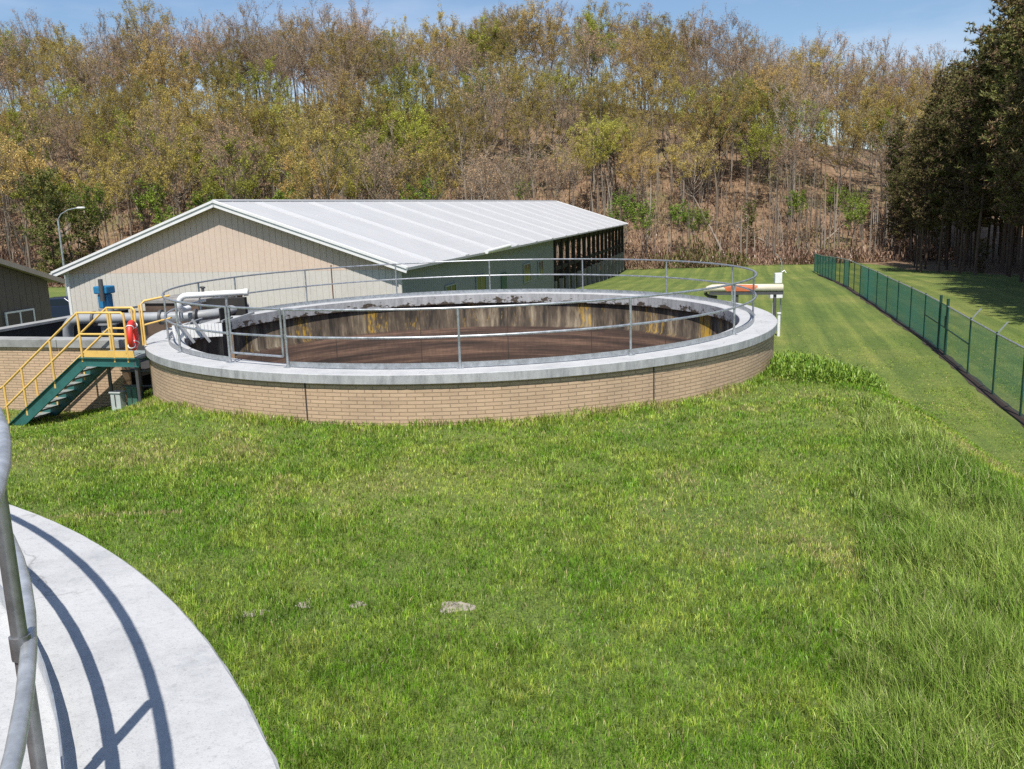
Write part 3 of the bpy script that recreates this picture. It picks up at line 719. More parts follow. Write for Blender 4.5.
# raised stained chamber with wood plank on top
ch = thing('valve_chamber', tuple(BPt(-0.6, 5.0, -3.6)), 'brown stained concrete chamber behind the grey pipe', 'chamber')
m = MB(); wallbox(m, -1.15, 0.55, 3.9, 6.2, -4.2, -2.32); m.build('chamber_wall', M['brown_conc'], ch)
m = MB(); wallbox(m, -1.2, 0.6, 3.85, 6.25, -2.317, -2.22); m.build('cover_slab', M['old_conc'], ch, 0.01)

# ------------------------------------------------------------------ valve, pipes
zz = Vector((0, 0, 1))
v = thing('valve_actuator', tuple(BPt(0.45, 2.2, -3.6)), 'blue square valve actuator with grey motor cylinder beside the pipe', 'valve')
c0 = BPt(0.45, 2.2, 0)
m = MB(); m.cyl(c0 + zz * -3.6, c0 + zz * -2.7, 0.1); m.cyl(c0 + zz * -2.95, c0 + zz * -2.25, 0.19, 18); m.cyl(c0 + zz * -2.68, c0 + zz * -2.6, 0.27, 20); m.build('valve_body', M['pipe_grey'], v)
m = MB(); m.cbox(c0 + zz * -2.06, 0.27, 0.25, 0.36, -A_T); m.build('housing', M['blue'], v, 0.02)
m = MB(); m.cbox(c0 + zz * -1.77, 0.40, 0.36, 0.2, -A_T); m.build('cap', M['blue'], v, 0.03)
m = MB(); q = c0 + Vector((0.03, -0.23, 0)); m.cyl(q + zz * -2.05, q + zz * -1.48, 0.06, 14); m.cyl(q + zz * -1.95 + Vector((0, 0.02, 0)), q + zz * -1.99 + Vector((0, .12, 0)), 0.03, 10); m.build('motor', M['dk_grey'], v)

pp = thing('grey_pipe', (-9.2, 22.2, -2.42), 'thick grey steel pipe crossing from the basin into the round tank', 'pipe')
m = MB(); Pz = -2.42
m.tube([(-11.3, 22.6, -2.9), (-11.25, 22.55, -2.6), (-11.1, 22.5, -2.45), (-10.8, 22.45, Pz), (-8.5, 22.25, Pz), (-7.9, 22.3, Pz), (-7.45, 22.5, Pz + 0.02), (-7.1, 22.9, Pz + 0.08), (-6.9, 23.3, Pz + 0.14)], [0.13] * 6 + [0.13, 0.12, 0.10], 16)
m.build('pipe_run', M['pipe_grey'], pp)
for x in (-10.5, -8.75, -7.85):
    m = MB(); y = 22.25 + (-8.5 - x) * 0.087; m.cyl((x - 0.03, y, Pz), (x + 0.03, y, Pz), 0.19, 18); m.build('flange', M['dk_grey'], pp)
m = MB(); m.cbox((-9.6, 22.35, -3.1), 0.12, 0.2, 1.1); m.build('support', M['dk_grey'], pp)

wp = thing('white_pipe', (-7.9, 21.6, -2.3), 'white plastic pipe with elbow and small valve over the tank edge', 'pipe')
m = MB(); Wz = -1.84
el = [(-8.0 + 0.2 * (1 - math.cos(t)), 21.55, Wz - 0.2 + 0.2 * math.sin(t)) for t in [PI / 2 * i / 6 for i in range(7)]]
m.tube([(-7.98, 22.1, -2.2), (-7.99, 21.75, -2.2), (-8.0, 21.58, -2.16)] + el + [(-6.43, 21.75, Wz + 0.02)], 0.072, 14); m.build('pipe_run', M['white_plastic'], wp)
m = MB(); m.cyl((-6.47, 21.75, Wz + 0.02), (-6.37, 21.76, Wz + 0.02), 0.088, 14); m.cyl((-7.2, 21.65, Wz + 0.01), (-7.16, 21.655, Wz + 0.01), 0.08, 14); m.build('coupling', M['white_plastic'], wp)
m = MB(); m.cyl((-7.42, 21.62, Wz + .05), (-7.42, 21.62, Wz + 0.17), 0.035, 10); m.torus((-7.42, 21.62, Wz + 0.18), (0, 0.4, 1), 0.055, 0.014, 16, 8); m.build('valve', M['dk_grey'], wp)
m = MB(); m.cbox((-6.9, 21.71, -2.24), 0.05, 0.05, 0.68); m.build('support', M['galv'], wp)

tr = thing('white_trough', (-7.2, 20.9, -2.7), 'white slatted panel hung just inside the tank rim under the pipes', 'panel')
m = MB()
p0 = Vector((-7.85, 20.55, 0)); p1 = Vector((-6.75, 20.75, 0)); dd = (p1 - p0); u = dd.normalized(); n_ = Vector((u.y, -u.x, 0))
k = 14
for i in range(k):
    a = p0 + dd * (i / k); b = p0 + dd * ((i + 0.9) / k)
    m.hexa([a + zz * -2.75, b + zz * -2.75, b - n_ * 0.03 + zz * -2.75, a - n_ * 0.03 + zz * -2.75, a + zz * -2.44, b + zz * -2.44, b - n_ * 0.03 + zz * -2.44, a - n_ * 0.03 + zz * -2.44])
m.build('slats', M['white_plastic'], tr)
m = MB(); m.obox(p0 - n_ * 0.035 + zz * -2.72, dd, -n_ * 0.015, zz * 0.26); m.build('backing', M['white_plastic'], tr)
m = MB()
for a, b in (((-7.7, 20.5, -2.3), (-7.35, 20.5, -2.85)), ((-7.35, 20.5, -2.3), (-7.0, 20.55, -2.85)), ((-7.5, 20.7, -2.42), (-7.5, 21.6, -2.42)), ((-6.8, 20.9, -2.42), (-6.8, 21.7, -2.42)), ((-6.6, 20.8, -2.4), (-6.2, 21.5, -2.3))):
    m.beam(a, b, 0.05, 0.05)
m.build('brackets', M['pipe_grey'], tr)

pl = thing('splash_guard', (-6.4, 21.2, -4), 'dark upright metal plate at the end of the white pipe inside tank', 'plate')
m = MB(); m.obox((-6.95, 21.3, -4.4), (0.08, 0.55, 0), (-0.03, 0.012, 0), (0, 0, 2.25)); m.obox((-7.75, 22.75, -2.5), (0.95, 0.1, 0), (-0.01, 0.25, 0), (0, 0, 0.45)); m.build('plate', M['black_and_shade'], pl)
m = MB(); m.cbox((-6.62, 20.9, -3.2), 0.12, 0.05, 1.0); m.build('plank', M['wood'], pl)

# ------------------------------------------------------------------ stairs and platform
st = thing('steel_stairs', (-8.9, 19.3, -4.2), 'green steel stairs with yellow handrails climbing to the round tank', 'stairs')
SP = Vector((-8.02, 18.98, 0)); PD = 1.45; SD = 0.95; PZ = -2.93
def QP(s, t, z): return SP + B * s + A * t + Vector((0, 0, z))
ST0, RUN, RISE = PD, 2.25, 1.70
def beamq(m, s0, z0, s1, z1, t, w, h): m.beam(QP(s0, t, z0), QP(s1, t, z1), w, h)
for t in (0.0, SD):
    m = MB(); h = 0.20
    P = [(0, PZ), (0, PZ - h), (ST0 - 0.08, PZ - h), (ST0 + RUN - 0.08, PZ - h - RISE), (ST0 + RUN + 0.12, PZ - h - RISE), (ST0 + RUN + .12, PZ - RISE + 0.02), (ST0 + 0.08, PZ)]
    for side in (0, 1):
        i0 = len(m.v); m.v += [tuple(QP(s, t + (0.012 if side else -0.012), z)) for s, z in P]
    n = len(P)
    m.face((0, 1, 2, 6)); m.face((2, 3, 5, 6)); m.face((3, 4, 5))
    m.face((n + 6, n + 2, n + 1, n)); m.face((n + 6, n + 5, n + 3, n + 2)); m.face((n + 5, n + 4, n + 3))
    for i in range(n): j = (i + 1) % n; m.face((j, i, n + i, n + j))
    # flanges
    tt = t - 0.03 if t == 0 else t + 0.03
    m.build('stringer', M['green_steel'], st)
    m = MB()
    for (a, b) in (((0, PZ - 0.012), (ST0 + 0.07, PZ - 0.012)), ((0, PZ - h + 0.012), (ST0 - 0.1, PZ - h + 0.012)), ((ST0 + .07, PZ - 0.012), (ST0 + RUN + .1, PZ - RISE + 0.0)), ((ST0 - .1, PZ - h + .012), (ST0 + RUN - 0.1, PZ - h - RISE + 0.012))):
        m.beam(QP(a[0], tt, a[1]), QP(b[0], tt, b[1]), 0.05, 0.016)
    m.build('stringer_flange', M['green_steel'], st)
m = MB(); m.hexa([QP(s, t, z) for s, t, z in ((0.01, .03, PZ - .03), (0.01, SD - .03, PZ - .03), (PD, SD - .03, PZ - .03), (PD, .03, PZ - .03), (0.01, .03, PZ + .01), (0.01, SD - .03, PZ + .01), (PD, SD - .03, PZ + .01), (PD, .03, PZ + .01))])
m.build('platform', M['grate'], st)
for i in range(1, 9):
    s0 = ST0 + RUN * i / 9; z0 = PZ - RISE * i / 9
    m = MB(); m.hexa([QP(s, t, z) for s, t, z in ((s0 - .13, .014, z0 - .035), (s0 - .13, SD - .014, z0 - .035), (s0 + .13, SD - .014, z0 - .035), (s0 + .13, .014, z0 - .035), (s0 - .13, .014, z0), (s0 - .13, SD - .014, z0), (s0 + .13, SD - .014, z0), (s0 + .13, .014, z0))])
    m.build('tread', M['grate'], st)
for t in (-0.005, SD + .005):
    m = MB(); m.hexa([QP(s, tt, z) for s, tt, z in ((0.12, t - .006, PZ + .005), (0.12, t + .006, PZ + .005), (PD - .06, t + .006, PZ + .005), (PD - .06, t - .006, PZ + .005), (.12, t - .006, PZ + .15), (.12, t + .006, PZ + .15), (PD - .06, t + .006, PZ + .15), (PD - .06, t - .006, PZ + .15))])
    if t < 0.5: m.build('kick_plate', M['yellow'], st)
for t in (0.0, SD):
    m = MB(); H = 0.98; r = 0.026; top = PZ + H; mid = PZ + H * 0.52
    if t == 0.0:
        m.tube([QP(0.30, t, PZ + .1), QP(0.28, t, mid), QP(0.28, t, top - 0.06), QP(0.34, t, top), QP(PD, t, top), QP(PD + RUN, t, top - RISE), QP(PD + RUN + .12, t, top - RISE - 0.05)], r, 8)
        m.tube([QP(0.28, t, mid), QP(PD, t, mid), QP(PD + RUN, t, mid - RISE)], r, 8)
    else:
        m.tube([QP(0.75, t, mid), QP(0.72, t, top - .06), QP(0.78, t, top), QP(PD, t, top), QP(PD + RUN, t, top - RISE)], r, 8)
        m.tube([QP(0.78, t, mid), QP(PD, t, mid), QP(PD + RUN, t, mid - RISE)], r, 8)
    hr = m.build('handrail', M['yellow'], st)
    posts = [(PD, PZ), (PD + RUN * 0.36, PZ - RISE * 0.36), (PD + RUN * 0.74, PZ - RISE * 0.74), (PD + RUN * 0.98, PZ - RISE * 0.98)] + ([(0.62, PZ), (0.28, PZ)] if t == 0 else [(0.8, PZ)])
    for s0, z0 in posts:
        m = MB(); m.tube([QP(s0, t, z0 - 0.1), QP(s0, t, z0 + H)], r, 8); m.build('handrail_post', M['yellow'], hr)
m = MB(); g = Vector((-7.98, 19.55, FZ))
g = polar(FC, 7.6, 203, FZ)
g2 = polar(FC, 7.2, 200, FZ)
m.tube([g, g + zz * 0.92, g + zz * 0.98 + (g2 - g) * 0.15, g2 + zz * 1.05 + B * -0.25], 0.024, 8); m.tube([g + B * .06, g + zz * 0.9 + B * .06], 0.02, 8); m.tube([g + zz * 0.45, g2 + zz * 0.55 + B * -.25], 0.02, 8)
m.build('entry_rail', M['yellow'], st)
for s0, t in ((0.12, 0.02), (0.12, SD - .02), (0.75, SD - .02), (1.2, SD * .5)):
    m = MB(); p = QP(s0, t, 0); m.cbox((p.x, p.y, (PZ - .05 - 5.0) / 2), 0.06, 0.06, 5.0 + PZ - 0.05); m.build('leg', M['dk_grey'], st)
m = MB()
for z in (-3.4, -3.75): m.beam(QP(0.12, SD - .02, z), QP(1.25, SD - .02, z), 0.03, 0.04)
m.build('brace', M['dk_grey'], st)

ring = thing('life_ring', tuple(QP(0.30, -0.09, PZ + 0.45)), 'orange life ring hanging on the yellow platform railing', 'life ring')
m = MB(); cR = QP(0.06, -0.06, PZ + 0.50)
axr = (B * 0.90 + A * -0.43).normalized()
m.torus(cR, axr, 0.27, 0.062, 36, 12); rb = m.build('ring', M['orange'], ring)
ux = Vector((0, 0, 1)); wx = axr.cross(ux).normalized()
for an in (45, 135, 225, 315):
    d = ux * math.sin(R_(an)) + wx * math.cos(R_(an)); tn = axr.cross(d)
    m = MB(); m.torus(cR + d * 0.27, tn, 0.072, 0.012, 18, 6); m.build('band', M['white_plastic'], rb)

for i, (s0, t0, sx, sy, sz, mt, lb) in enumerate(((0.98, 0.40, 0.25, 0.2, 0.36, M['util_pale'], 'pale grey green utility box standing under the stair platform'),
                                      (0.62, 0.50, 0.26, 0.2, 0.38, M['util_dk'], 'dark green utility box beside the pale one under the platform'))):
    p = QP(s0, t0, 0); gzz = gz1(p.x, p.y)
    b = thing('utility_box', (p.x, p.y, gzz), lb, 'utility box')
    m = MB(); m.cbox((p.x, p.y, gzz + sz / 2 - 0.05), sx, sy, sz + 0.1, -A_T); m.build('cabinet', mt, b, 0.012)
    m = MB(); m.cbox((p.x - .0, p.y, gzz + sz + 0.02), sx + 0.04, sy + .04, 0.035, -A_T); m.build('lid', mt, b, 0.008)
    m = MB(); q = p - A * (sy / 2 + 0.008); m.cbox((q.x, q.y, gzz + sz * .55), 0.02, 0.016, sz * 0.75, -A_T); m.build('door_seam', M['dk_grey'], b)

# ------------------------------------------------------------------ lamp, car, rod
lampb = Vector((-29.7, 60.0, 0)); lg = gz1(lampb.x, lampb.y)
sl = thing('street_lamp', (lampb.x, lampb.y, lg), 'tall grey street lamp with curved arm behind the barn roof', 'street lamp')
m = MB(); ltop = 0.15; m.tube([lampb + zz * lg, lampb + zz * ltop], [0.09, 0.06], 10); m.build('pole', M['galv'], sl)
m = MB(); m.tube([lampb + zz * ltop, lampb + Vector((0.25, 0, ltop + 0.35)), lampb + Vector((0.75, 0, ltop + 0.62)), lampb + Vector((1.35, 0, ltop + 0.72))], 0.04, 8); m.build('arm', M['galv'], sl)
m = MB(); m.lathe(lampb + Vector((1.6, 0, 0)), [(0.001, ltop + 0.80), (0.12, ltop + .79), (0.17, ltop + .72), (0.14, ltop + .66), (0.001, ltop + .62)], 16)
m.v = [(lampb.x + 1.6 + (x - lampb.x - 1.6) * 1.9, y, z) for x, y, z in m.v]; m.build('lamp_head', M['lamp_lens'], sl)

cp = Vector((-27.3, 54.0, gz1(-27.3, 54.0)))
car = thing('parked_car', tuple(cp), 'dark blue car parked in the gap between brown building and barn', 'car')
m = MB(); side = [(-2.1, .25), (-2.15, .6), (-2.0, .82), (-1.2, .92), (-0.6, 1.38), (0.7, 1.42), (1.35, .98), (2.0, .86), (2.15, .6), (2.1, .25)]
nS = len(side)
for y, f in ((-0.86, 1), (0.86, 1)):
    m.v += [(cp.x + x, cp.y + y * (0.82 if z > 1.2 else 1), cp.z + z) for x, z in side]
m.face(list(range(nS))); m.face([nS + i for i in range(nS)][::-1])
for i in range(nS): j = (i + 1) % nS; m.face((j, i, nS + i, nS + j))
m.build('body', M['car'], car, 0.03)
for s in (-1, 1):
    m = MB(); m.v += [(cp.x + x, cp.y + s * (0.87 if z < 1.1 else 0.76), cp.z + z) for x, z in ((-1.1, .95), (-0.55, 1.32), (0.66, 1.36), (1.2, .98))]; m.face((0, 3, 2, 1) if s < 0 else (0, 1, 2, 3)); m.build('side_window', M['glass'], car)
    for x in (-1.35, 1.35):
        m = MB(); m.cyl((cp.x + x, cp.y + s * 0.70, cp.z + .32), (cp.x + x, cp.y + s * 0.9, cp.z + .32), 0.32, 20); w_ = m.build('wheel', M['tyre'], car)
        m = MB(); m.cyl((cp.x + x, cp.y + s * 0.89, cp.z + .32), (cp.x + x, cp.y + s * 0.912, cp.z + .32), 0.2, 16); m.build('rim', M['galv'], w_)

rp = Vector((-6.25, 31.6, 0))
m = MB(); m.tube([rp + zz * gz1(rp.x, rp.y), rp + zz * -1.78], 0.022, 8); o = m.build('marker_rod', M['rust_rod']); tag(o, 'thin rusty upright rod in front of the barn gable', 'rod')

# ------------------------------------------------------------------ trough and meter at the right
ft = thing('raised_trough', (10.9, 40.5, -5.7), 'long cream trough with orange stain on dark legs right of the tank', 'trough')
T0, T1 = Vector((9.05, 41.3, 0)), Vector((12.45, 40.4, 0)); td = (T1 - T0).normalized(); tn = Vector((-td.y, td.x, 0)); TL = (T1 - T0).length
def TP(s, t, z): return T0 + td * s + tn * t + Vector((0, 0, z))
m = MB(); pr = [(-0.44, -4.04), (-0.43, -3.84), (-0.39, -3.79), (0.1, -3.76), (0.4, -3.79), (0.44, -4.04)]
secs = [(0.0, .55, -.1), (0.12, .8, -.03), (0.35, .97, 0), (0.7, 1, 0), (TL, 1, 0)]
for s0, f, dz in secs:
    m.v += [tuple(TP(s0, t * f, -4.04 + (z + 4.04) * f + dz)) for t, z in pr]
k = len(pr)
for i in range(len(secs) - 1):
    for j in range(k - 1): m.face((i * k + j, (i + 1) * k + j, (i + 1) * k + j + 1, i * k + j + 1), True)
    m.face((i * k + k - 1, (i + 1) * k + k - 1, (i + 1) * k, i * k))
m.face(list(range(k))[::-1] if False else list(range(k))); m.face([len(m.v) - k + j for j in range(k)][::-1])
cov = m.build('cover', M['cream'], ft)
m = MB(); grid = []; path = [pr[0], pr[1], pr[2], (0.0, -3.7645)]
plen = [0.0]
for (t0, z0), (t1, z1) in zip(path, path[1:]): plen.append(plen[-1] + math.hypot(t1 - t0, z1 - z0))
for i in range(25):
    for j in range(13):
        d_p = plen[-1] * j / 12; k2 = max(q for q in range(3) if plen[q] <= d_p + 1e-9); ff = (d_p - plen[k2]) / (plen[k2 + 1] - plen[k2])
        t0 = path[k2][0] + (path[k2 + 1][0] - path[k2][0]) * ff; z0 = path[k2][1] + (path[k2 + 1][1] - path[k2][1]) * ff
        s0 = 0.9 + 1.5 * i / 24
        m.v.append(tuple(TP(s0, t0 - 0.006, z0 + 0.006))); grid.append(((s0 - 1.65) / 0.72) ** 2 + ((d_p - .22) / .34) ** 2 + .25 * math.sin(s0 * 9 + d_p * 7) * .5)
for i in range(24):
    for j in range(12):
        q = (i * 13 + j, (i + 1) * 13 + j, (i + 1) * 13 + j + 1, i * 13 + j + 1)
        if sum(grid[x] for x in q) / 4 < 1.0: m.face(q, True)
m.build('rust_patch', M['rust'], cov)
m = MB(); m.hexa([TP(s, t, z) for s, t, z in ((.25, -.42, -4.2), (TL, -.42, -4.2), (TL, .42, -4.2), (.25, .42, -4.2), (.25, -.42, -4.065), (TL, -.42, -4.065), (TL, .42, -4.065), (.25, .42, -4.065))]); m.build('trough_bed', M['dk_grey'], ft)
m = MB(); m.tube([TP(0.1, 0, -4.0), TP(0.08, 0, -4.2), TP(0.25, 0, -4.32), TP(0.6, 0, -4.35)], 0.08, 10); m.build('outlet_bend', M['dk_grey'], ft)
for s0 in (1.5, TL - 0.35):
    for t in (-.3, .3):
        p = TP(s0, t, 0); m = MB(); m.cbox((p.x, p.y, (-4.2 + gz1(p.x, p.y) - .2) / 2), .12, .12, -4.2 - gz1(p.x, p.y) + .2, -.26); m.build('leg', M['dk_grey'], ft)
mp = Vector((13.15, 43.0, 0)); mg = gz1(mp.x, mp.y)
me_ = thing('meter_post', (mp.x, mp.y, mg), 'thin pole carrying two white meter boxes beside the cream trough', 'meter post')
m = MB(); m.tube([mp + zz * (mg - .1), mp + zz * -2.95], 0.035, 8); m.tube([mp + zz * -2.95, mp + Vector((-.12, 0, -2.7)), mp + Vector((-.3, 0, -2.55))], 0.02, 6); m.build('pole', M['galv'], me_)
m = MB(); m.cbox(mp + Vector((-.18, -.1, -3.7)), .34, .2, .5); m.build('meter_box', M['white_plastic'], me_, .02)
m = MB(); m.cbox(mp + Vector((-.28, -.1, -4.55)), .6, .3, .22); m.build('lower_box', M['white_plastic'], me_, .02)
m = MB(); m.tube([mp + Vector((-.35, -.1, -4.6)), mp + Vector((-.38, -.1, mg - .1))], .06, 8); m.build('conduit', M['white_plastic'], me_)
m = MB(); m.tube([mp + zz * -3.45, mp + Vector((.14, 0, -3.35)), mp + Vector((.22, 0, -3.47))], .03, 6); m.build('bracket', M['white_plastic'], me_)
p = Vector((11.75, 38.6, 0)); pgz = gz1(p.x, p.y)
m = MB(); m.tube([p + zz * (pgz - .1), p + zz * (pgz + 1.0)], 0.07, 10); m.cyl(p + zz * (pgz + .98), p + zz * (pgz + 1.04), .1, 10)
o = m.build('vent_pipe', M['white_plastic']); tag(o, 'short white vent pipe rising from the grass behind the tank rim', 'pipe')

# ------------------------------------------------------------------ fence
FP = [(11.0, 14.0), (13.2, 21.9), (17.5, 37.6), (21.6, 55), (26.6, 74), (31.0, 90.5)]
def along_fence(d):
    for (x0, y0), (x1, y1) in zip(FP, FP[1:]):
        L = math.hypot(x1 - x0, y1 - y0)
        if d <= L: return Vector((x0 + (x1 - x0) * d / L, y0 + (y1 - y0) * d / L, 0))
        d -= L
    return Vector((FP[-1][0], FP[-1][1], 0))
fence_len = sum(math.hypot(b[0] - a[0], b[1] - a[1]) for a, b in zip(FP, FP[1:]))
stations = [0.3, 3.3, 6.3, 9.3, 12.2, 15.5, 19.2, 20.5] + [23.6 + 3.0 * k for k in range(40) if 23.6 + 3.0 * k < fence_len - 2.2] 
fpts = [along_fence(d) for d in stations] + [along_fence(fence_len)]
fz = [gz1(p.x, p.y) for p in fpts]
FH = 1.83
fence = thing('mesh_fence', (fpts[0].x, fpts[0].y, fz[0]), 'long dark green chain link fence with green scrim running up the right', 'fence')
GATE = 6
for i, (p, z) in enumerate(zip(fpts, fz)):
    m = MB(); hh = FH + (0.28 if i in (GATE, GATE + 1) else 0.06)
    r = 0.055 if i in (GATE, GATE + 1) else 0.03
    m.cyl(p + zz * (z - .3), p + zz * (z + hh), r, 8); m.build('post', M['fence_post'], fence)
    if i in (3, 4, 5):
        m = MB(); m.beam(p + zz * (z + FH), p + Vector((.36, .1, z + FH + .34)), .03, .03); m.build('barb_arm', M['galv'], fence)
    if i + 1 < len(fpts) and i != GATE:
        q, z2 = fpts[i + 1], fz[i + 1]
        m = MB(); m.v += [tuple(p + zz * (z + .04)), tuple(q + zz * (z2 + .04)), tuple(q + zz * (z2 + FH)), tuple(p + zz * (z + FH))]; m.face((0, 1, 2, 3))
        bare = i in (14, 15, 17, 18)
        m.build('mesh_panel', M['bare'] if bare and i > 8 else (M['scrim_thin'] if i < GATE else M['scrim']), fence)
        m = MB(); m.tube([p + zz * (z + FH), q + zz * (z2 + FH)], .028, 6); m.build('top_rail', M['galv'], fence)
        if i in (GATE - 1, GATE + 1):
            m = MB(); m.tube([p + zz * (z + 1.0), q + zz * (z2 + 1.0)], .025, 6); m.build('brace_rail', M['fence_post'], fence)
p, q = fpts[GATE], fpts[GATE + 1]; d = (q - p).normalized(); z, z2 = fz[GATE], fz[GATE + 1]
gt = thing('fence_gate', (p.x, p.y, z), 'narrow green gate leaf between the two tallest fence posts', 'gate')
m = MB(); a, b = p + d * .1, q - d * .1
m.tube([a + zz * (z + .1), a + zz * (z + FH), b + zz * (z2 + FH), b + zz * (z2 + .1)], .024, 8, closed=True); m.tube([a + zz * (z + 1), b + zz * (z2 + 1)], .02, 8); m.build('gate_frame', M['fence_post'], gt)
m = MB(); m.v += [tuple(a + zz * (z + .12)), tuple(b + zz * (z2 + .12)), tuple(b + zz * (z2 + FH - .02)), tuple(a + zz * (z + FH - .02))]; m.face((0, 1, 2, 3)); m.build('gate_mesh', M['scrim'], gt)
m = MB(); m.cbox((p.x + d.x * .22, p.y + d.y * .22, z + 1.25), .05, .08, .4, math.atan2(d.y, d.x)); m.build('latch', M['dk_grey'], gt)

def strip(name, pts, w0, w1, mat, lift):
    V, F = [], []
    fine = []
    for a, b in zip(pts, pts[1:]):
        n = max(1, int((b - a).length / 0.5)); fine += [a + (b - a) * (i / n) for i in range(n)]
    fine.append(pts[-1])
    for i, p in enumerate(fine):
        d = (fine[min(i + 1, len(fine) - 1)] - fine[max(0, i - 1)]).normalized(); nn = Vector((d.y, -d.x, 0))
        j0, j1 = w0 * random.uniform(.7, 1.25), w1 * random.uniform(.6, 1.2)
        for k in range(4):
            t = -j0 + (j0 + j1) * k / 3; q = p + nn * t
            V.append((q.x, q.y, gz1(q.x, q.y) + lift * (1 if 0 < k < 3 else 0.3)))
    for i in range(len(fine) - 1):
        for k in range(3): F.append((i * 4 + k, i * 4 + k + 1, i * 4 + k + 5, i * 4 + k + 4))
    mb = MB(); mb.v = V
    for f in F: mb.face(f, True)
    return mb.build(name, mat)
o = strip('soil_strip', fpts[:-2], 0.24, 0.15, M['soil'], 0.03); tag(o, 'strip of bare dark soil along the foot of the green fence', 'soil', kind='structure')

# ------------------------------------------------------------------ broken concrete in the lawn
for (x, y, rx, ry, hh, lb) in ((-0.60, 7.80, .19, .13, .035, 'largest pale broken concrete lump lying in the mown lawn'),
                               (-2.05, 7.95, .10, .09, .02, 'middle one of three small concrete lumps left of the largest'),
                               (-2.50, 7.82, .15, .10, .016, 'leftmost small concrete lump in the lawn beside the near rim'),
                               (-1.53, 7.92, .10, .08, .02, 'small concrete lump nearest to the largest pale one')):
    g0 = gz1(x, y); m = MB(); n = 18; rings = [1.0, .82, .6, .35, .0]
    for k, f in enumerate(rings):
        for j in range(n):
            a = 2 * PI * j / n; ww = 1 + .22 * math.sin(3 * a + x * 7) + random.uniform(-.13, .13)
            m.v.append((x + rx * f * ww * math.cos(a), y + ry * f * ww * math.sin(a), g0 - .03 + hh * (1 - f ** 2.2) * 1.1 + random.uniform(-.012, .014) * (f < 1) + .02))
    for k in range(len(rings) - 1):
        for j in range(n): m.face((k * n + j, k * n + (j + 1) % n, (k + 1) * n + (j + 1) % n, (k + 1) * n + j))
    o = m.build('concrete_lump', M['conc_patch']); tag(o, lb, 'rubble', 'concrete lumps in the lawn')

# ------------------------------------------------------------------ grass
def make_blades(name, P, h, w, lean, az, col, mat, bend=0.5, segs=2, face=None):
    n = len(P); d = np.stack([np.cos(az), np.sin(az), np.zeros(n)], 1)
    fa = az + PI / 2 + rng.uniform(-.9, .9, n)
    sd = np.stack([np.cos(fa), np.sin(fa), np.zeros(n)], 1) * (w / 2)[:, None]
    up = np.array([0, 0, 1.0])
    tip = P + d * (h * np.sin(lean))[:, None] + up * (h * np.cos(lean))[:, None]
    if segs == 2:
        mid = P + d * (h * .55 * np.sin(lean * bend))[:, None] + up * (h * .58 * np.cos(lean * bend))[:, None]
        co = np.stack([P - sd, P + sd, mid + sd * .8, mid - sd * .8, tip], 1).reshape(-1, 3)
        b = np.arange(n)[:, None] * 5
        li = np.concatenate([b + np.array([[0, 1, 2, 3]]), b + np.array([[3, 2, 4]])], 1).ravel(); ct = np.tile([4, 3], n); k = 5
    else:
        co = np.stack([P - sd, P + sd, tip], 1).reshape(-1, 3)
        b = np.arange(n)[:, None] * 3; li = (b + np.array([[0, 1, 2]])).ravel(); ct = np.full(n, 3); k = 3
    o = fast_mesh(name, co, li, ct, mat)
    c4 = np.concatenate([np.repeat(col, k, 0), np.ones((n * k, 1))], 1).astype(np.float32)
    at = o.data.attributes.new('blade_colour', 'FLOAT_COLOR', 'POINT'); at.data.foreach_set('color', c4.ravel())
    return o

def tall_mask(x, y):
    # rough strip left unmown on the bank, between its left edge and the crest
    le = 2.15 + (y - 5.2) * 0.40 + 0.2 * (vnoise(x, y, 1.3, 31) - .5) + 0.35 * (vnoise(x, y, .3, 34) - .5)
    re = 6.05 + 0.13 * (y - 10) + 0.5 * (vnoise(x, y, 1.6, 32) - .5)
    return (x > le) & (x < re) & (y < 15.6 + .5 * vnoise(x, y, 1.0, 33))

def weeds_mask(x, y):
    return ((x - 6.75) / 1.45) ** 2 + ((y - 18.8) / 1.3) ** 2 + 0.5 * (vnoise(x, y, .8, 40) - .5) < 1

def lerp(a, b, t): return np.asarray(a)[None, :] * (1 - t)[:, None] + np.asarray(b)[None, :] * t[:, None]

def lawn_points(y0, y1, dens):
    xl, xr = -0.62 * y1 - 1.5, 0.62 * y1 + 1.5
    n = int((xr - xl) * (y1 - y0) * dens)
    x = rng.uniform(xl, xr, n); y = rng.uniform(y0, y1, n)
    k = (np.abs(x) < 0.62 * y + 1.5)
    rf = np.hypot(x - FC.x, y - FC.y); rn = np.hypot(x - NC.x, y - NC.y)
    k &= (rf > FR - .11) & (rn > NR - .1) & ~((x < -8) & binside(x, y))
    return x[k], y[k]

